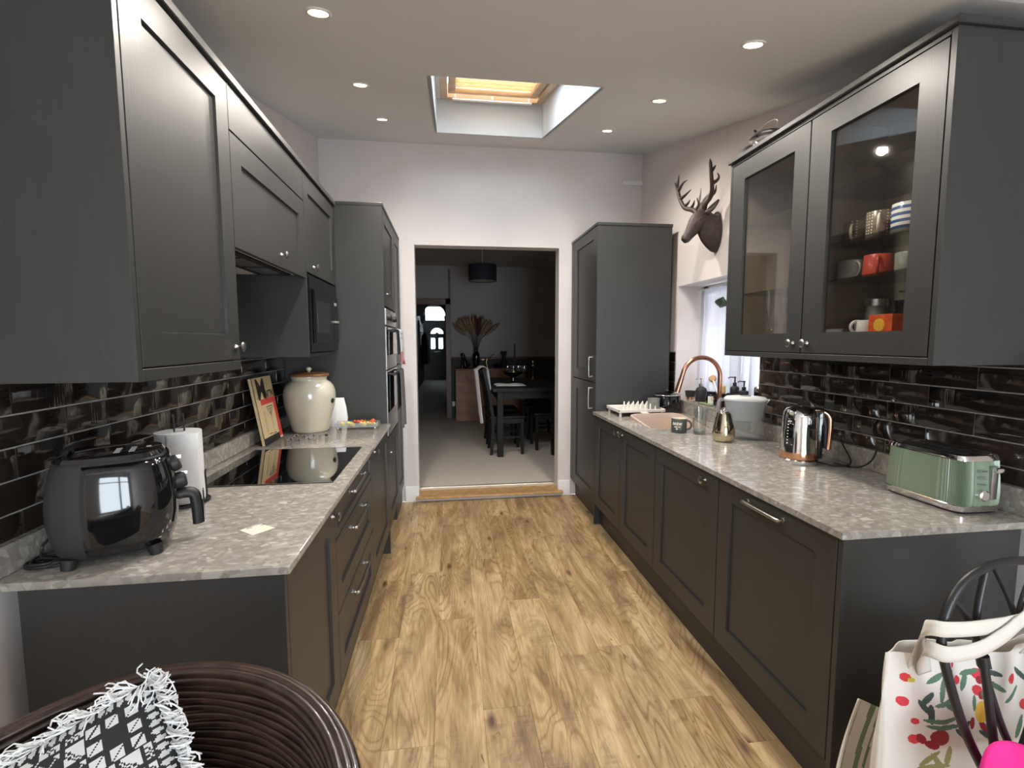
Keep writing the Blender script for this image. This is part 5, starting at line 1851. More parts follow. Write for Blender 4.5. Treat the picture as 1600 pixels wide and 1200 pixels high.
obj('collar', MB().lathe([(0, .026), (.014, .026), (.014, .034), (0, .034)], (1.54, 2.13, z0_), 20, cap=False), M['brass'], t, 60)

# on top of the cabinet: cloche jar and dark bowl
ZT = 2.3122
t = thing('glass_jar', 'clip-top glass jar lying low on top of the glazed cabinet', 'jar', (1.50, 2.17, ZT))
obj('jar', MB().lathe([(0, 0), (.055, 0), (.060, .008), (.060, .055), (.050, .065), (0, .066)], (1.50, 2.17, ZT), 32, cap=False), M['glass'], t, 50)
l_ = obj('lid', MB().lathe([(0, .066), (.075, .066), (.077, .072), (.070, .082), (0, .088)], (1.50, 2.17, ZT), 32, cap=False), M['pewter'], t, 50)
obj('clip', MB().tube(cr([(1.44, 2.15, ZT + .06), (1.43, 2.16, ZT + .09), (1.455, 2.19, ZT + .105), (1.49, 2.20, ZT + .09)], 5), .003, 6), M['black_iron'], l_, 60)
obj('wire_handle', MB().tube(cr([(1.50, 2.10, ZT + .075), (1.50, 2.10, ZT + .118), (1.50, 2.17, ZT + .135), (1.50, 2.24, ZT + .118), (1.50, 2.24, ZT + .075)], 5), .0018, 6), M['pewter'], l_, 60)
tag(obj('dark_bowl', MB().lathe([(0, .05), (.02, .048), (.05, .03), (.062, 0), (.058, 0), (.045, .028), (0, .045)], (1.46, 2.228, ZT), 28, cap=False), M['black_matt'], None, 60, org=(1.46, 2.228, ZT)), 'upturned dark bowl at the far top edge of the glazed cabinet', 'bowl')
# ================================================================== STAG HEAD ON THE RIGHT WALL
t = thing('stag_head', 'dark bronze stag head with antlers hung on the right wall', 'wall ornament', (XR, 3.0, 2.12))
SY = 2.99
spine = [  # x, z, half-width (y), half-height
    (1.744, 2.125, .066, .125), (1.725, 2.135, .070, .128), (1.700, 2.150, .066, .110), (1.676, 2.175, .058, .086), (1.656, 2.202, .052, .066),
    (1.636, 2.212, .052, .062), (1.610, 2.190, .052, .058), (1.586, 2.158, .043, .048), (1.563, 2.126, .031, .038), (1.545, 2.101, .026, .032), (1.530, 2.083, .027, .030), (1.518, 2.070, .019, .020)]
sp = cr([(a, b, 0) for a, b, _, _ in spine], 4)
sw_ = cr([(c, d, 0) for _, _, c, d in spine], 4)
rings = []
tang0 = None
for i, p in enumerate(sp):
    d = sp[min(i + 1, len(sp) - 1)] - sp[max(i - 1, 0)]
    d.normalize()
    # blend ring plane from upright at the wall to square across the muzzle
    k = min(1.0, i / 16.0)
    tx = Vector((-1, 0, 0)).lerp(Vector((d.x, d.y, 0)), k).normalized()
    nrm = Vector((-tx.y, tx.x, 0))
    if nrm.y < 0:
        nrm = -nrm
    rw, rh = sw_[i].x, sw_[i].y
    ring = []
    for j in range(28):
        a = 2 * math.pi * j / 28
        ww = rw * math.cos(a)
        hh = rh * math.sin(a)
        if i < 14 and hh < 0:            # pointed chest at the bottom of the neck
            ww *= 1 - .22 * (abs(hh) / rh) ** 1.5
        ring.append((p.x + nrm.x * hh, SY + ww, p.y + nrm.y * hh))
    rings.append(ring)
mb = MB().loft(rings)
body = obj('head', mb, M['bronze'], t, 70)
for s in (-1, 1):
    obj('eye', MB().ball((1.606, SY + s * .044, 2.197), .0085, n=12, m=8), M['black_gloss'], body)
    obj('brow', MB().tube(cr([(1.632, SY + s * .040, 2.222), (1.612, SY + s * .049, 2.210), (1.592, SY + s * .044, 2.190)], 4), [.006] * 9, 8), M['bronze'], body, 70)
    obj('nostril', MB().ball((1.5285, SY + s * .014, 2.088), .0045, n=10, m=6), M['ink'], body)
    # ear: cupped leaf
    b_ = Vector((1.648, SY + s * .040, 2.232))
    tip = Vector((1.700, SY + s * .095, 2.305))
    d = tip - b_
    sd = d.cross(Vector((-1, 0, .2))).normalized()
    nn = sd.cross(d).normalized()

    def ear(u, v, b_=b_, d=d, sd=sd, nn=nn):
        w = .030 * (math.sin(math.pi * min(1, v * .92 + .10)) ** .8)
        return b_ + d * v + sd * (u - .5) * 2 * w + nn * (.020 * (1 - (2 * u - 1) ** 2) * (1 - v * .5))
    obj('ear', MB().grid(ear, 8, 10), M['bronze'], t, 70, solid=.006)
obj('mouth_line', MB().tube(cr([(1.575, SY - .028, 2.105), (1.550, SY - .024, 2.085), (1.530, SY - .015, 2.069)], 3), .0016, 5), M['ink'], body)
FM = [(1.618, 3.012, 2.248), (1.615, 3.03, 2.267), (1.612, 3.073, 2.291), (1.604, 3.152, 2.323), (1.596, 3.204, 2.385), (1.591, 3.231, 2.447), (1.588, 3.24, 2.493), (1.588, 3.222, 2.563)]
FT = [[(1.589, 3.238, 2.480), (1.566, 3.24, 2.517)], [(1.591, 3.228, 2.462), (1.596, 3.178, 2.492), (1.6, 3.131, 2.499)],
      [(1.596, 3.206, 2.396), (1.602, 3.141, 2.409), (1.606, 3.083, 2.423)], [(1.602, 3.165, 2.335), (1.606, 3.12, 2.344), (1.608, 3.094, 2.36)],
      [(1.611, 3.090, 2.298), (1.612, 3.057, 2.321), (1.612, 3.041, 2.343)], [(1.614, 3.035, 2.272), (1.63, 3.022, 2.312), (1.616, 3.02, 2.352)]]
NM = [(1.632, 2.970, 2.245), (1.637, 2.965, 2.267), (1.634, 2.945, 2.294), (1.650, 2.924, 2.325), (1.649, 2.898, 2.35), (1.629, 2.863, 2.383), (1.615, 2.85, 2.432), (1.608, 2.85, 2.496), (1.602, 2.85, 2.536)]
NT = [[(1.612, 2.85, 2.462), (1.631, 2.85, 2.484), (1.641, 2.85, 2.499)], [(1.622, 2.855, 2.388), (1.655, 2.85, 2.412), (1.664, 2.85, 2.434), (1.654, 2.85, 2.454)],
      [(1.650, 2.908, 2.338), (1.667, 2.893, 2.355), (1.656, 2.861, 2.386)]]
for main, tines in ((FM, FT), (NM, NT)):
    P_ = cr(main, 5)
    n = len(P_)
    mb = MB().tube(P_, [.0185 * (1 - .50 * (i / n)) if i < n - 3 else .0185 * .5 * (n - i) / 4 for i in range(n)], 10)
    for tn in tines:
        Q = cr(tn, 5)
        k = len(Q)
        mb.tube(Q, [.0130 * (1 - .8 * i / (k - 1)) for i in range(k)], 8)
    obj('antler', mb, M['bronze'], t, 70)

# ================================================================== DINING ROOM FURNITURE
# ---- pine sideboard --------------------------------------------------
SBX0, SBX1, SBY0, SBY1, SBZ = .117, 1.30, 8.12, 8.43, .963
t = thing('sideboard', 'waxed pine sideboard against the far dining room wall', 'sideboard', (.7, 8.27, ZD))
m = M['sideboard']
obj('carcass', MB().box(SBX0, SBX1, SBY0, SBY1, ZD + .11, SBZ - .025), m, t)
obj('top', MB().box(SBX0 - .02, SBX1 + .02, SBY0 - .025, SBY1, SBZ - .025, SBZ, .008, 2), m, t)
obj('plinth', MB().box(SBX0 - .008, SBX1 + .008, SBY0 - .012, SBY1, ZD, ZD + .11, .004), m, t)
for i in range(3):
    x0 = SBX0 + .03 + i * .385
    d = obj('drawer', MB().box(x0, x0 + .355, SBY0 - .016, SBY0 + .01, .735, .915, .005), m, t)
    obj('drawer_panel', MB().box(x0 + .03, x0 + .325, SBY0 - .021, SBY0 - .014, .76, .89, .004), m, d)
    obj('knob', MB().lathe([(0, 0), (.008, 0), (.008, .012), (.018, .020), (.014, .030), (0, .031)], (x0 + .18, SBY0 - .020, .825), 16, (0, -1, 0), cap=False), m, d)
    d = obj('door', MB().prism([(x0, .20), (x0 + .355, .20), (x0 + .355, .715), (x0, .715)], SBY0 - .016, SBY0 + .005, 'y', [[(x0 + .075, .27), (x0 + .28, .27), (x0 + .28, .64), (x0 + .075, .64)]]), m, t)
    obj('door_panel', MB().box(x0 + .07, x0 + .285, SBY0 - .008, SBY0 + .004, .265, .645, .004), m, d)
# ---- vase of dried grasses ---------------------------------------------
VX, VY = .475, 8.27
t = thing('vase_of_grasses', 'tall black vase of dried grasses on the sideboard', 'vase', (VX, VY, SBZ))
pf = [(p.x, p.y) for p in cr([(.035, 0, 0), (.045, .04, 0), (.062, .16, 0), (.058, .24, 0), (.032, .30, 0), (.040, .35, 0)], 4)]
obj('vase', MB().lathe([(0, 0)] + pf + [(0, .34)], (VX, VY, SBZ), 28, cap=False), M['black_gloss'], t, 60)
rg = random.Random(11)
for i in range(26):
    a = -1.0 + 2.0 * i / 25 + rg.uniform(-.05, .05)
    L = rg.uniform(.36, .50)
    top_ = Vector((VX + a * .30, VY + rg.uniform(-.08, .05), SBZ + .30 + L * (1 - .12 * abs(a))))
    base = Vector((VX + a * .015, VY, SBZ + .30))
    mid = base.lerp(top_, .5) + Vector((-a * .05, 0, .03))
    mb = MB().tube(cr([base, mid, top_], 5), .0022, 5)
    st = obj('stalk', mb, M['stalk'], t, 60)
    d = (top_ - mid).normalized()
    pm = M['pampas_red'] if abs(a - .05) < .14 else M['pampas']
    pb = MB().tube([top_ - d * .12, top_ - d * .06, top_ + d * .04, top_ + d * .11, top_ + d * .14], [.006, .022, .030, .016, .002], 7)
    for q in range(24):
        u = rg.uniform(-.10, .12)
        e = Vector((rg.uniform(-1, 1), rg.uniform(-1, 1), .8)).normalized()
        c0 = top_ + d * u
        pb.tube([c0, c0 + (e + d).normalized() * .055], [.0022, .0004], 3)
    obj('plume', pb, pm, st, 60)
# ---- ornaments on the sideboard -------------------------------------------
t = thing('dog_figurine', 'small black sitting dog figurine at the left of the sideboard', 'figurine', (.275, 8.25, SBZ))
mb = MB()
me_sk = [((.285, 8.25, SBZ + .05), .05), ((.275, 8.25, SBZ + .13), .042), ((.255, 8.25, SBZ + .19), .030), ((.245, 8.25, SBZ + .235), .032), ((.205, 8.25, SBZ + .228), .016)]
mb.tube(cr([p for p, _ in me_sk], 5), [w for w in [q.x for q in cr([(r_, 0, 0) for _, r_ in me_sk], 5)]], 12)
for dx in (-.028, .0):
    mb.tube([(.250 + dx * .2, 8.235 + dx, SBZ + .14), (.235, 8.235 + dx, SBZ + .06), (.232, 8.235 + dx, SBZ)], [.017, .013, .014], 8)
mb.ball((.29, 8.25, SBZ + .035), .052, .05, .036)
mb.tube(cr([(.33, 8.25, SBZ + .02), (.36, 8.25, SBZ + .05), (.37, 8.25, SBZ + .09)], 4), .009, 6)
for s in (-1, 1):
    mb.ball((.258, 8.25 + s * .028, SBZ + .245), .010, .008, .022)
obj('body', mb, M['black_gloss'], t, 60)
t = thing('brass_bird', 'little brass branch ornament on the sideboard beside the vase', 'ornament', (.655, 8.24, SBZ))
obj('stand', MB().tube(cr([(.665, 8.24, SBZ), (.655, 8.24, SBZ + .05), (.645, 8.24, SBZ + .10)], 4), .010, 8).cyl((.665, 8.24, SBZ), (.665, 8.24, SBZ + .012), .024), M['brass'], t, 60)
obj('branch', MB().tube(cr([(.56, 8.24, SBZ + .145), (.66, 8.24, SBZ + .160), (.72, 8.24, SBZ + .185), (.755, 8.24, SBZ + .225), (.79, 8.24, SBZ + .232)], 5), .0055, 6).tube([(.645, 8.24, SBZ + .10), (.66, 8.24, SBZ + .16)], .006, 6), M['brass'], t, 60)
tag(obj('flared_vase', MB().lathe([(0, 0), (.045, 0), (.048, .10), (.030, .17), (.030, .20), (.060, .285), (.055, .285), (.026, .20), (0, .19)], (.955, 8.28, SBZ), 28, cap=False), M['soft_black'], None, 60, org=(.955, 8.28, SBZ)), 'dark flared vase on the right half of the sideboard', 'vase')
for i, x in enumerate((.80, .87)):
    tag(obj('tealight_holder', MB().lathe([(0, 0), (.030, 0), (.033, .075), (.029, .075), (.026, .012), (0, .01)], (x, 8.20, SBZ), 20, cap=False), M['black_gloss'], None, 50, org=(x, 8.20, SBZ)),
        'small dark candle holder on the sideboard, ' + ('nearer the vase of grasses' if i == 0 else 'nearer the flared vase'), 'candle holder', 'candle holders on the sideboard')
t = thing('wall_socket', 'white wall socket low beside the sideboard', 'socket', (.085, YF - .012, .30))
obj('plate', MB().box(.055, .105, YF - .020, YF - .0121, .285, .37, .003), M['white_gloss'], t)
obj('rocker', MB().box(.072, .088, YF - .023, YF - .019, .335, .352, .001), M['label_white'], t)

# ---- ceiling pendant -----------------------------------------------------
LX, LY = .46, 6.4
t = thing('pendant_light', 'navy drum shade close under the dining room ceiling', 'lamp', (LX, LY, 2.72))
obj('ceiling_rose', MB().lathe([(0, 0), (.05, 0), (.045, .02), (0, .025)], (LX, LY, 2.72), 24, (0, 0, -1), cap=False), M['white_gloss'], t)
obj('flex', MB().cyl((LX, LY, 2.71), (LX, LY, 2.40), .004, n=8), M['white_gloss'], t)
obj('shade', MB().lathe([(.185, 2.215), (.185, 2.425), (.182, 2.425), (.182, 2.215)], (LX, LY, 0), 40, cap=False), M['navy'], t, 50)
obj('diffuser', MB().lathe([(0, 2.224), (.181, 2.224), (.181, 2.228), (0, 2.228)], (LX, LY, 0), 40, cap=False), M['dining_wall'], t)

# ---- dining table and chairs ------------------------------------------------
TBX0, TBX1, TBY0, TBY1, TBZ = .50, 1.33, 5.46, 7.10, .885
m = M['black_wood']
t = thing('dining_table', 'black wooden dining table seen through the opening', 'table', (.9, 6.3, ZD))
obj('tabletop', MB().box(TBX0, TBX1, TBY0, TBY1, TBZ - .045, TBZ, .004), m, t)
obj('apron', MB().box(TBX0 + .05, TBX1 - .05, TBY0 + .05, TBY0 + .07, TBZ - .13, TBZ - .045).box(TBX0 + .05, TBX1 - .05, TBY1 - .07, TBY1 - .05, TBZ - .13, TBZ - .045).box(TBX0 + .05, TBX0 + .07, TBY0 + .05, TBY1 - .05, TBZ - .13, TBZ - .045).box(TBX1 - .07, TBX1 - .05, TBY0 + .05, TBY1 - .05, TBZ - .13, TBZ - .045), m, t)
for x in (TBX0 + .055, TBX1 - .125):
    for y in (TBY0 + .03, TBY1 - .10):
        obj('leg', MB().box(x, x + .07, y, y + .07, ZD, TBZ - .045, .003), m, t)


def chair(label, x, y, rz, group):
    """ladder chair; local +x is the seat direction away from the back"""
    t = thing('dining_chair', label, 'chair', (0, 0, 0), group)
    obj('seat', MB().box(0.0, .43, -.205, .205, .435, .465, .010, 2), m, t)
    obj('seat_frame', MB().box(.02, .41, -.19, -.165, .375, .436).box(.02, .41, .165, .19, .375, .436).box(.385, .41, -.165, .165, .375, .436).box(.02, .045, -.165, .165, .375, .436), m, t)
    for s in (-1, 1):
        obj('leg', MB().box(.375, .41, s * .19 - .0175, s * .19 + .0175, 0, .436, .002), m, t)
        bk = MB()
        rg_ = []
        for px_, pz in ((.0, 0), (.02, .25), (.02, .46), (-.02, .75), (-.085, 1.03)):
            rg_.append([(px_, s * .19 - .0175, pz), (px_ + .035, s * .19 - .0175, pz), (px_ + .035, s * .19 + .0175, pz), (px_, s * .19 + .0175, pz)])
        obj('leg', bk.loft(rg_), m, t, 0)
        obj('stretcher', MB().box(.03, .385, s * .19 - .010, s * .19 + .010, .20, .225), m, t)
    obj('top_rail', MB().loft([[(-.062, y_, .93), (-.040, y_, .93), (-.062, y_, 1.02), (-.084, y_, 1.02)] for y_ in (-.19, -.1, 0, .1, .19)]), m, t, 0)
    obj('lower_rail', MB().box(.005, .027, -.175, .175, .55, .59), m, t)
    for k in range(5):
        y_ = -.14 + k * .07
        obj('slat', MB().loft([[(.008, y_ - .016, .59), (.020, y_ - .016, .59), (.020, y_ + .016, .59), (.008, y_ + .016, .59)], [(-.020, y_ - .016, .76), (-.008, y_ - .016, .76), (-.008, y_ + .016, .76), (-.020, y_ + .016, .76)], [(-.056, y_ - .016, .935), (-.044, y_ - .016, .935), (-.044, y_ + .016, .935), (-.056, y_ + .016, .935)]]), m, t, 0)
    return t


c0 = chair('black dining chair on the left of the table, nearest, white shirt over its back', 0, 0, 0, 'dining chairs')
c0.location = (.475, 5.80, ZD)
ORG[c0.name] = Vector((.475, 5.80, ZD))
copy_tree(c0, (.475, 6.42, ZD), 0, 'black dining chair on the left of the table, the farther one', 'dining chairs')
copy_tree(c0, (1.47, 5.98, ZD), math.pi, 'black dining chair on the right of the table, the nearer one', 'dining chairs')
copy_tree(c0, (1.47, 6.65, ZD), math.pi, 'black dining chair on the right of the table, the farther one', 'dining chairs')
# white shirt over the nearest chair's back
mb = MB()


def shirt(u, v):
    y = 5.62 + .34 * u + .01 * math.sin(9 * v)
    w = .016 * math.sin(u * 19 + v * 2.0)
    s = v * 1.05
    if s < .62:       # outside fall
        k = s
        return (.375 - .025 + .10 * (.62 - k) * 0 + (.62 - s) * .10 - .03 + w, y + .10 * (.62 - s) * (u - .8), ZD + 1.03 - (.62 - s) - .06 * math.sin(u * 6) * (.62 - s))
    if s < .72:
        a = math.pi * (s - .62) / .10
        return (.402 - .062 * math.cos(a) * .8, y, ZD + 1.028 + .030 * math.sin(a))
    k = s - .72
    return (.452 + .10 * k + w * .7, y, ZD + 1.028 - k * .75)


mb.grid(shirt, 26, 40)
tag(obj('white_shirt', mb, M['paper_white'], None, 70, solid=.004, org=(.40, 5.79, 1.0)), 'white shirt draped over the back of the nearest dining chair', 'shirt')
# things on the table
tag(obj('place_mat', MB().grid(lambda u, v: (.56 + .36 * u + .012 * math.sin(8 * v), 5.66 + .34 * v + .012 * math.sin(7 * u), TBZ + .008 + .006 * math.sin(u * 11) * math.sin(v * 9)), 18, 14), M['paper_white'], None, 60, solid=.003, org=(.74, 5.83, TBZ)), 'white cloth lying flat on the near end of the table', 'cloth')
FBX, FBY = .83, 6.15
t = thing('pedestal_bowl', 'wide dark pedestal bowl on the dining table', 'bowl', (FBX, FBY, TBZ))
obj('foot', MB().lathe([(0, 0), (.075, 0), (.070, .012), (.030, .030), (.028, .07), (.05, .085), (0, .088)], (FBX, FBY, TBZ), 32, cap=False), M['black_gloss'], t, 50)
obj('bowl', MB().lathe([(0, .086), (.06, .088), (.11, .115), (.138, .150), (.134, .152), (.10, .122), (.05, .10), (0, .098)], (FBX, FBY, TBZ), 40, cap=False), M['black_gloss'], t, 50)
obj('gilt_rim', MB().tube([(FBX + .1365 * math.cos(i * math.pi / 24), FBY + .1365 * math.sin(i * math.pi / 24), TBZ + .152) for i in range(48)], .0022, 6, True), M['gold'], t, 60)
for i, (x, y, w) in enumerate(((.80, 6.50, 'leftmost'), (.875, 6.44, 'second from left'), (.95, 6.50, 'third from left'), (1.01, 6.36, 'rightmost and nearest'))):
    t = thing('wine_glass', 'clear stemmed glass behind the dark pedestal bowl, ' + w, 'glass', (x, y, TBZ), 'glasses on the dining table')
    obj('stem', MB().lathe([(0, 0), (.036, 0), (.034, .003), (.005, .008), (.004, .09), (.010, .10), (0, .10)], (x, y, TBZ), 24, cap=False), M['glass'], t, 60)
    obj('bowl', MB().lathe([(.006, .098), (.030, .115), (.043, .150), (.040, .21), (.038, .21), (.041, .150), (.028, .118), (.004, .102)], (x, y, TBZ), 28, cap=False), M['glass'], t, 60)
t = thing('candlestick', 'slim dark candlestick with a tall candle behind the glasses', 'candlestick', (.93, 6.72, TBZ))
obj('stick', MB().lathe([(0, 0), (.05, 0), (.045, .012), (.012, .03), (.016, .10), (.010, .16), (.018, .25), (.022, .262), (0, .263)], (.93, 6.72, TBZ), 24, cap=False), M['soft_black'], t, 60)
obj('candle', MB().lathe([(0, .26), (.011, .26), (.009, .50), (0, .505)], (.93, 6.72, TBZ), 14, cap=False), M['soft_black'], t, 60)
t = thing('brass_candlestick', 'small brass candlestick glinting at the right of the table', 'candlestick', (1.16, 6.55, TBZ))
obj('base', MB().lathe([(0, 0), (.035, 0), (.03, .01), (.008, .02), (.008, .20), (.018, .21), (.014, .27), (0, .272)], (1.16, 6.55, TBZ), 20, cap=False), M['brass'], t, 60)
obj('drip_tray', MB().lathe([(0, .20), (.028, .203), (.028, .207), (0, .206)], (1.16, 6.55, TBZ), 20, cap=False), M['brass'], t, 60)

# ---- hall: mirrors and coats on the left wall --------------------------------------------
for y, w in ((12.0, 'nearer the dining room'), (14.2, 'nearer the front door')):
    t = thing('oval_mirror', 'oval framed mirror on the dark hall wall, ' + w, 'mirror', (-.85, y, 1.72), 'hall mirrors')
    mb = MB()
    ring = [(-.845, y + .22 * math.cos(2 * math.pi * i / 40), 1.72 + .30 * math.sin(2 * math.pi * i / 40)) for i in range(40)]
    obj('frame', MB().tube(ring, .022, 8, True), M['brown_trim'], t, 60)
    obj('mirror_glass', MB().prism([(p[1], p[2]) for p in ring], -.849, -.840, 'x'), M['chrome'], t, 0)
for y, w in ((15.2, 'nearer one'), (16.2, 'farther one by the front door')):
    t = thing('hanging_coat', 'black coat hanging on the left hall wall, the ' + w, 'coat', (-.74, y, .7))
    rings = []
    for z, rx, ry in ((.72, .13, .20), (.9, .12, .19), (1.3, .10, .16), (1.5, .09, .17), (1.62, .06, .12), (1.70, .02, .03)):
        rings.append([(-.735 + rx * math.cos(a) * (1 + .12 * math.sin(5 * a)), y + ry * math.sin(a) * (1 + .10 * math.sin(7 * a)), z) for a in [2 * math.pi * i / 30 for i in range(30)]])
    obj('coat_body', MB().loft(rings), M['bag_red'], t, 60)
    obj('hook', MB().cyl((-.85, y, 1.70), (-.735, y, 1.705), .008, n=8), M['pewter'], t)
# ================================================================== RATTAN TUB CHAIR AND CUSHION (near left)
t = thing('rattan_chair', 'dark brown rattan tub chair with a rounded back, near left corner', 'chair', (-.45, .50, 0))
KCX, KCY, KR = -.455, .50, .335


def tubpt(th, z, rin=0.0):
    k = max(0.0, (z - .40) / .46)
    r = KR * (.80 + .20 * k) - rin
    drop = 0.0
    return Vector((KCX + r * math.sin(th), KCY + r * math.cos(th), z))


ZR = .862


def rimz(th):
    return ZR - .030 * (1 - math.cos(th)) - .035 * max(0, -math.sin(th)) ** 1.5 - .16 * max(0, abs(th) - 1.25) ** 1.4


for i in range(36):
    f = i / 35
    a1 = 1.95
    pts = []
    for j in range(41):
        th = -a1 + 2 * a1 * j / 40
        ztop = rimz(th) - .012
        z = .42 + (ztop - .42) * f
        p = tubpt(th, z, .008)
        p.z += .0025 * math.sin(th * 9 + i)
        pts.append(p)
    obj('cane', MB().tube(pts, .0062, 6), M['rattan'], t, 70)
for k, (dr, dz) in enumerate(((.010, -.006), (.012, .006), (.002, .012), (-.008, .009), (-.012, -.002))):
    pts = []
    for j in range(49):
        th = -2.05 + 4.1 * j / 48
        p = tubpt(th, rimz(th), -dr)
        p.z += dz
        pts.append(p)
    obj('rim_cane', MB().tube(pts, .0078, 8), M['rattan'], t, 70)
# upright canes at the arm ends, seat, legs
for s in (-1, 1):
    for k in range(3):
        th = s * (1.93 + .04 * k)
        p1 = tubpt(th, rimz(th))
        obj('post', MB().tube([p1, tubpt(th, .40)], .010, 8), M['rattan'], t, 70)
obj('seat', MB().lathe([(0, 0), (.265, 0), (.275, .02), (.262, .045), (0, .05)], (KCX, KCY, .385), 48, cap=False), M['rattan'], t, 50)
for a in (45, 135, 225, 315):
    c, s = math.cos(R(a)), math.sin(R(a))
    obj('leg', MB().tube([(KCX + .24 * c, KCY + .24 * s, .39), (KCX + .26 * c, KCY + .26 * s, 0)], [.018, .016], 10), M['rattan'], t, 60)

# cushion: square, patterned, leaning in the chair
cw = .44
corner = Vector((-.458, .755, .915))
e1 = Vector((.071, -.06, -.106)).normalized()
e2 = Vector((-.158, -.06, -.052))
e2 = (e2 - e1 * e2.dot(e1)).normalized()
en = e1.cross(e2).normalized()
if en.y > 0:
    en = -en
t = thing('cushion', 'black and white patterned cushion with white fringe on the rattan chair', 'cushion', tuple(corner + (e1 + e2) * cw / 2))
BLK, WHT = (.016, .016, .018), (.56, .56, .55)


def pat(u, v):
    """woven motif: rings of squares, rows of half-filled diamonds, zigzags"""
    a, b = u * cw / .0185, v * cw / .0185      # motif units
    row = int(b // 1)
    # block of squares (8 around a gap) in the corner band
    bb = (u + v) / 2 * cw / .0185
    dd = (u - v) * cw / .0185
    if .9 < u * 24 < 4.4 and .9 < v * 24 < 4.4:
        p, q = (u * 24 - .9) / 1.166, (v * 24 - .9) / 1.166
        i, j = int(p), int(q)
        if (i, j) == (1, 1):
            return BLK
        return WHT if .16 < p % 1 < .84 and .16 < q % 1 < .84 and abs((p % 1) - (q % 1)) > .06 else BLK
    if u < .035 or v < .035:
        p = (max(u, v) * 40) % 1
        q = min(u, v) / .035
        return WHT if abs(p - .5) + abs(q - .5) < .45 else BLK
    s = (u + v) * 12.5
    d = (u - v) * 12.5
    band_ = int((u + v) * 6.2)
    p, q = (u * 17) % 1, (v * 17) % 1
    if band_ % 3 == 1:
        if abs(p - .5) < .40 and abs(q - .5) < .40:
            if p + q < 1:
                return WHT
            return WHT if (int(p * 9) + int(q * 9)) % 2 == 0 else BLK
        return BLK
    if band_ % 3 == 2:
        if p + q > 1.08 and p < .94 and q < .94:
            return WHT
        return BLK if abs(p - q) > .05 else WHT
    k = abs(p - .5) + abs(q - .5)
    return WHT if .30 < k < .46 or k < .12 else BLK


mb = MB()


def bulge(u, v):
    return .075 * (max(0, (1 - (2 * u - 1) ** 2)) ** .5) * (max(0, (1 - (2 * v - 1) ** 2)) ** .5)


NG = 220
mb.grid(lambda u, v: corner + e1 * cw * u + e2 * cw * v + en * (bulge(u, v) + .001), NG, NG, pat)
mb.grid(lambda u, v: corner + e1 * cw * u + e2 * cw * v - en * (bulge(u, v) + .001), 40, 40, lambda u, v: BLK)
obj('cover', mb, M['cushion'], t, 80, fixn=False)
rf = random.Random(21)
fr = MB()


def yarn(p0, d, L, sag):
    pts = [p0]
    side_ = Vector((rf.uniform(-1, 1), rf.uniform(-1, 1), rf.uniform(-1, 1))) * .012
    for k in range(1, 5):
        s = k / 4
        pts.append(p0 + d * L * s + side_ * math.sin(s * 3) + Vector((0, -.010 * s, -sag * s * s)) + en * .006 * math.sin(s * 2.5))
    fr.tube(pts, .0011, 4, cap=False)


for edge in range(2):
    for i in range(340):
        u = i / 339 * .98
        if edge == 0:      # edge along e1 (right hand side in view)
            p0 = corner + e1 * cw * u
            d = (-e2 + e1 * rf.uniform(-.1, .5) + en * rf.uniform(-.15, .25)).normalized()
        else:              # upper left edge, threads flop over the face
            p0 = corner + e2 * cw * u
            flop = 1.0 if (i // 14) % 3 else -.3
            d = (-e1 * flop * .35 + e1 * (.7 if flop < 0 else 0) + e2 * rf.uniform(.1, .9) + en * rf.uniform(.0, .35)).normalized()
        yarn(p0, d, rf.uniform(.016, .036), rf.uniform(.0, .014))
for i in range(26):
    yarn(corner, (Vector((rf.uniform(-.3, 1), -.2, rf.uniform(-.2, .9))) - e2 * .3).normalized(), rf.uniform(.02, .045), .004)
obj('fringe', fr, M['fringe'], t, 70, kind='stuff', fixn=False)

# ================================================================== BISTRO CHAIR WITH TOTE BAG (near right)
t = thing('bistro_chair', 'black wrought iron chair with a rounded back, near right corner', 'chair', (1.25, .65, 0))
QC, QY, QZ = 1.255, .85, .46
lean_y = lambda z: QY + .05 * (z - QZ) / .5


def Bp(x, z, dy=0):
    return Vector((x, lean_y(z) + dy - .02, z))


arch_pts = [Bp(1.165, .47), Bp(1.120, .56), Bp(1.085, .66), Bp(1.062, .76), Bp(1.072, .825), Bp(1.110, .885), Bp(1.172, .922), Bp(1.255, .934)]
arch_pts += [Bp(2 * QC - p.x, p.z) for p in reversed(arch_pts[:-1])]
obj('back_hoop', MB().tube(cr(arch_pts, 6), .0095, 10), M['black_iron'], t, 70)
for s in (1, -1):
    X = lambda x: QC + s * (x - QC)
    obj('back_bar', MB().tube(cr([Bp(X(1.085), .862), Bp(X(1.118), .832), Bp(X(1.155), .757), Bp(X(1.172), .68), Bp(X(1.186), .55), Bp(X(1.195), .47)], 5), .0085, 8), M['black_iron'], t, 70)
    obj('back_bar', MB().tube(cr([Bp(X(1.190), .926, .006), Bp(X(1.163), .83, .006), Bp(X(1.158), .757, .006), Bp(X(1.180), .675, .006), Bp(X(1.215), .57, .006), Bp(X(1.258), .475, .006)], 5), .0078, 8), M['black_iron'], t, 70)
    obj('back_bar', MB().tube(cr([Bp(X(1.200), .924), Bp(X(1.235), .855), Bp(QC, .80)], 4), .0055, 8), M['black_iron'], t, 70)
    obj('collar', MB().cyl(Bp(X(1.158), .735) - Vector((.0, .004, 0)), Bp(X(1.163), .71) - Vector((0, .004, 0)), .0125, n=12), M['black_iron'], t, 40)
obj('seat', MB().lathe([(0, 0), (.195, 0), (.20, .012), (.195, .024), (0, .026)], (QC, .65, .445), 40, cap=False), M['black_iron'], t, 50)
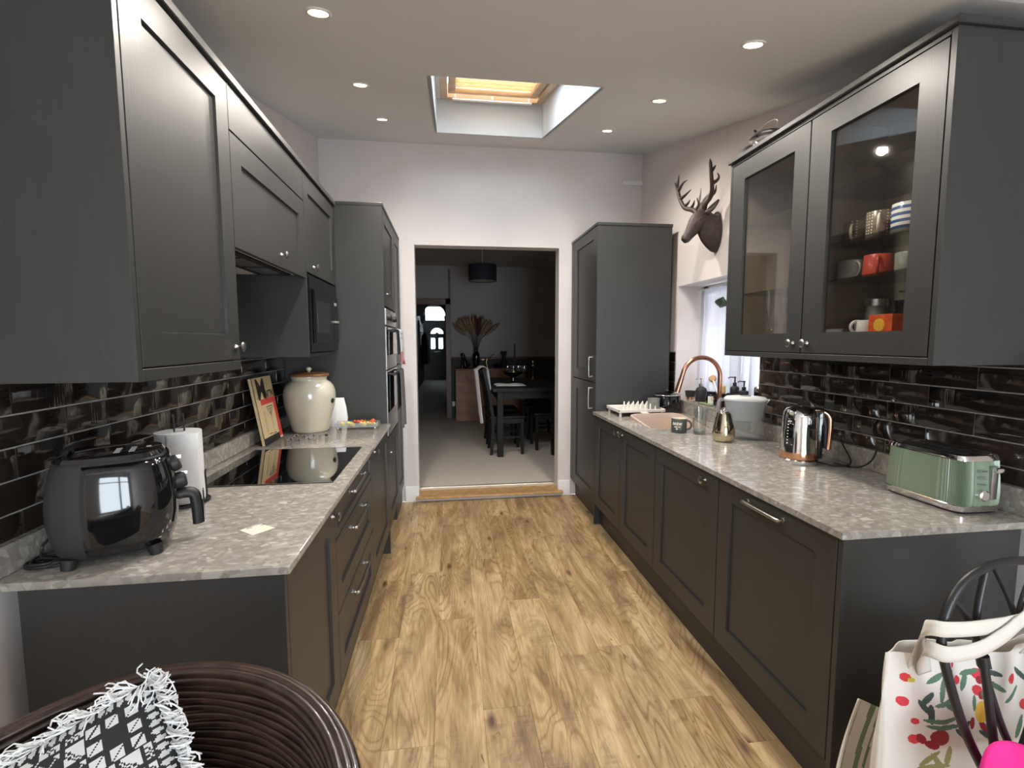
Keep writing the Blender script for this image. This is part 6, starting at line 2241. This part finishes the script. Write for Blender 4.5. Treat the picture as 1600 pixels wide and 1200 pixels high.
for sx in (-1, 1):
    obj('leg', MB().tube(cr([(QC + sx * .15, .79, .45), (QC + sx * .17, .82, .2), (QC + sx * .19, .86, 0)], 4), .0095, 8), M['black_iron'], t, 60)
    obj('leg', MB().tube(cr([(QC + sx * .15, .52, .45), (QC + sx * .17, .49, .2), (QC + sx * .19, .46, 0)], 4), .0095, 8), M['black_iron'], t, 60)

# tote bag hung on the back
BX0, BX1, BZ0, BZ1 = 1.045, 1.50, .14, .672
t = thing('tote_bag', 'cream canvas tote bag printed with berries and leaves, hung on the iron chair', 'bag', (1.27, .95, BZ0))
CAN = srgb(222, 216, 208)
REDC, REDD, GRN, GRD, YEL, OLV = srgb(206, 60, 66), srgb(150, 36, 48), srgb(92, 122, 100), srgb(66, 84, 78), srgb(222, 180, 70), srgb(150, 146, 96)
els = []    # (cx, cz, rx, rz, angle, colour) on the bag face, metres
for cx, cz, a, b, r_, c in ((1.083, .617, .011, .010, 0, REDC), (1.095, .612, .008, .006, 0, srgb(190, 180, 60)), (1.080, .557, .015, .012, -.5, REDC), (1.110, .507, .009, .008, 0, REDC),
                            (1.108, .462, .012, .011, 0, REDC), (1.122, .466, .009, .012, .4, REDD), (1.143, .455, .016, .010, -.3, REDD), (1.205, .640, .006, .008, 0, REDC), (1.218, .602, .009, .010, 0, REDC),
                            (1.047, .622, .005, .007, 0, srgb(180, 180, 90)), (1.205, .560, .006, .030, .1, REDC), (1.215, .545, .005, .022, .0, REDD),
                            (1.268, .617, .016, .013, -.6, REDC), (1.278, .600, .014, .010, -.5, REDD), (1.270, .575, .018, .012, -.6, REDC), (1.285, .560, .012, .010, -.5, REDD), (1.250, .500, .010, .014, 0, REDD),
                            (1.160, .475, .022, .020, 0, srgb(150, 50, 50)), (1.29, .48, .008, .022, .6, REDD), (1.36, .60, .014, .012, 0, REDC), (1.40, .53, .014, .012, 0, REDC), (1.34, .44, .012, .012, 0, REDC), (1.43, .42, .014, .012, 0, REDC)):
    els.append((cx, cz, a, b, r_, c))
rl_ = random.Random(4)
for cx, cz, L, ang_, c in ((1.165, .590, .030, 1.4, GRN), (1.150, .615, .022, .6, GRN), (1.180, .625, .022, 2.2, GRN), (1.195, .610, .020, 1.2, GRD), (1.175, .560, .030, .3, GRN), (1.190, .545, .025, 2.6, GRN),
                          (1.133, .565, .022, 1.0, GRD), (1.127, .545, .020, 2.2, GRD), (1.140, .530, .024, 1.6, GRD), (1.165, .515, .040, .05, GRN), (1.170, .500, .040, .0, GRN), (1.235, .595, .020, 1.2, GRN),
                          (1.250, .620, .022, .3, GRN), (1.290, .640, .026, 2.5, GRD), (1.310, .615, .024, 2.9, GRD), (1.315, .585, .026, 2.6, GRN), (1.300, .545, .030, 2.2, GRN), (1.260, .545, .020, 1.6, GRN),
                          (1.225, .495, .020, .7, GRD), (1.215, .480, .020, 2.4, GRD), (1.300, .46, .03, 2.6, GRD), (1.14, .42, .03, .8, OLV), (1.16, .41, .03, 2.2, OLV), (1.18, .43, .025, 1.4, OLV), (1.15, .40, .035, .2, OLV),
                          (1.36, .56, .03, .5, GRN), (1.40, .60, .03, 2.4, GRD), (1.38, .48, .03, 1.2, GRN), (1.44, .56, .03, .4, GRN), (1.20, .36, .03, .6, GRN), (1.10, .36, .03, 2.0, OLV), (1.30, .36, .03, 1.0, GRD), (1.42, .36, .03, .4, GRN)):
    els.append((cx, cz, L, .0065, ang_, c))
els.append((1.283, .520, .020, .026, 0, YEL))
els = [(a, b, c, d, math.cos(e), math.sin(e), f) for a, b, c, d, e, f in els]


def bagcol(u, v):
    x, z = BX0 + (BX1 - BX0) * u, BZ0 + (BZ1 - BZ0) * v
    out = CAN
    for cx, cz, a, b, co, si, c in els:
        dx, dz = x - cx, z - cz
        p, q = dx * co + dz * si, -dx * si + dz * co
        if (p / a) ** 2 + (q / b) ** 2 < 1:
            out = c
    return out


def bagface(u, v, back=False):
    x = BX0 + (BX1 - BX0) * u
    z = BZ0 + (BZ1 - BZ0) * v + (.010 * math.sin(u * 7) if v > .9 else 0) * (v - .9) * 10
    bulge_ = .060 * math.sin(math.pi * min(1, max(0, u))) ** .5 * (1 - .75 * v ** 2) + .006 * math.sin(u * 15 + v * 5) + .004 * math.sin(u * 33 - v * 9) * v
    x += .018 * (1 - v) * (-1 if u < .1 else 0) * (1 - u * 10 if u < .1 else 0)
    y = .965 + (bulge_ + .012 if back else -bulge_)
    return (x, y, z)


bm_ = MB().grid(lambda u, v: bagface(u, v), 280, 310, bagcol)
obj('front_panel', bm_, M['print'], t, 80, fixn=False)
bk = MB().grid(lambda u, v: bagface(u, v, True), 30, 30)
bk.loft([[bagface(0, v / 20), bagface(0, v / 20, True)] for v in range(21)], closed=False)
bk.loft([[bagface(1, v / 20), bagface(1, v / 20, True)] for v in range(21)], closed=False)
obj('back_panel', bk, M['canvas'], t, 80, solid=.002)


def ribbon(center, wdir, width, n=40):
    """flat strap: list of centre points with width direction"""
    C = cr(center, 6)
    D = cr(wdir, 6)
    mb = MB()
    mb.loft([[c - d.normalized() * width / 2, c - d.normalized() * width / 6, c + d.normalized() * width / 6, c + d.normalized() * width / 2] for c, d in zip(C, D)], closed=False)
    return mb


up_ = (0, 0, 1)
bq_ = text_mb('LY', .016, (1.283, .899, .522), (1, 0, 0), (0, 0, 1), extrude=.0)
obj('printed_letters', bq_, M['ink'], t, 0, fixn=False)
# straps rise from the bag, pass round the hoop post and run across the bars
c1 = [(1.105, .955, .640), (1.085, .930, .700), (1.052, .895, .775), (1.040, .868, .800), (1.060, .848, .806), (1.140, .842, .808), (1.250, .846, .815), (1.340, .858, .845), (1.40, .875, .872), (1.440, .905, .80), (1.43, .945, .68)]
w1 = [(1, 0, .2), (.9, 0, .5), (.5, .2, 1), (.1, .1, 1), (0, 0, 1), (0, 0, 1), (-.05, 0, 1), (-.1, 0, 1), (.4, 0, 1), (1, 0, .3), (1, 0, 0)]
obj('strap', ribbon(c1, w1, .034), M['canvas'], t, 80, solid=.003)
c2 = [(1.125, .945, .630), (1.095, .925, .680), (1.055, .890, .735), (1.040, .866, .752), (1.058, .845, .752), (1.120, .836, .762), (1.185, .836, .790), (1.260, .842, .830), (1.330, .862, .800), (1.390, .91, .72), (1.40, .94, .66)]
w2 = [(1, 0, .2), (.9, 0, .6), (.4, .2, 1), (.1, .1, 1), (0, 0, 1), (-.1, 0, 1), (-.25, 0, 1), (.1, 0, 1), (.6, 0, .8), (1, 0, .3), (1, 0, 0)]
obj('strap', ribbon(c2, w2, .036), M['canvas'], t, 80, solid=.003)

# second folded bag with green stripes, hanging behind at the left
def stripecol(u, v):
    k = (u * 9 + v * .4)
    return srgb(112, 128, 96) if (k % 3 < .55 and u > .12) or (1.0 < k % 3 < 1.2) else srgb(214, 204, 190)


mb = MB().grid(lambda u, v: (1.030 + .20 * u + .045 * v - .02 * math.sin(v * 3), 1.085 + .02 * math.sin(u * 6) - .02 * v, .10 + .375 * v * (1 - .06 * u) - .04 * math.sin(u * 3)), 70, 40, stripecol)
tag(obj('striped_bag', mb, M['print'], None, 80, solid=.004, org=(1.10, 1.02, .10), fixn=False), 'cream cloth with green stripes hanging behind the berry tote', 'cloth')

# clothes on the seat
def heap(name, label, cx, cy, cz, rx, ry, rz, m, seed, peak=(0, 0)):
    mb = MB()

    def fn(u, v):
        a, r = 2 * math.pi * u, v
        x, y = r * math.cos(a), r * math.sin(a)
        n = noise.noise(Vector((x * 1.8 + seed, y * 1.8, seed)))
        h = (1 - r ** 3) * (1 + .25 * n)
        return (cx + rx * x * (1 + .12 * n) + peak[0] * h, cy + ry * y * (1 + .1 * n) + peak[1] * h, cz + rz * max(0, h))
    mb.grid(fn, 48, 16)
    b = MB()
    b.v, b.f = mb.v, mb.f
    return tag(obj(name, b, m, None, 80, org=(cx, cy, cz)), label, 'clothing')


heap('pink_garment', 'hot pink garment bunched against the iron chair back', 1.20, .755, .472, .135, .060, .108, M['pink'], 2.2, (-.05, .01))
heap('blue_grey_garment', 'blue-grey garment folded on the iron chair seat, front', 1.20, .600, .472, .16, .080, .105, M['blue_grey'], 5.5)
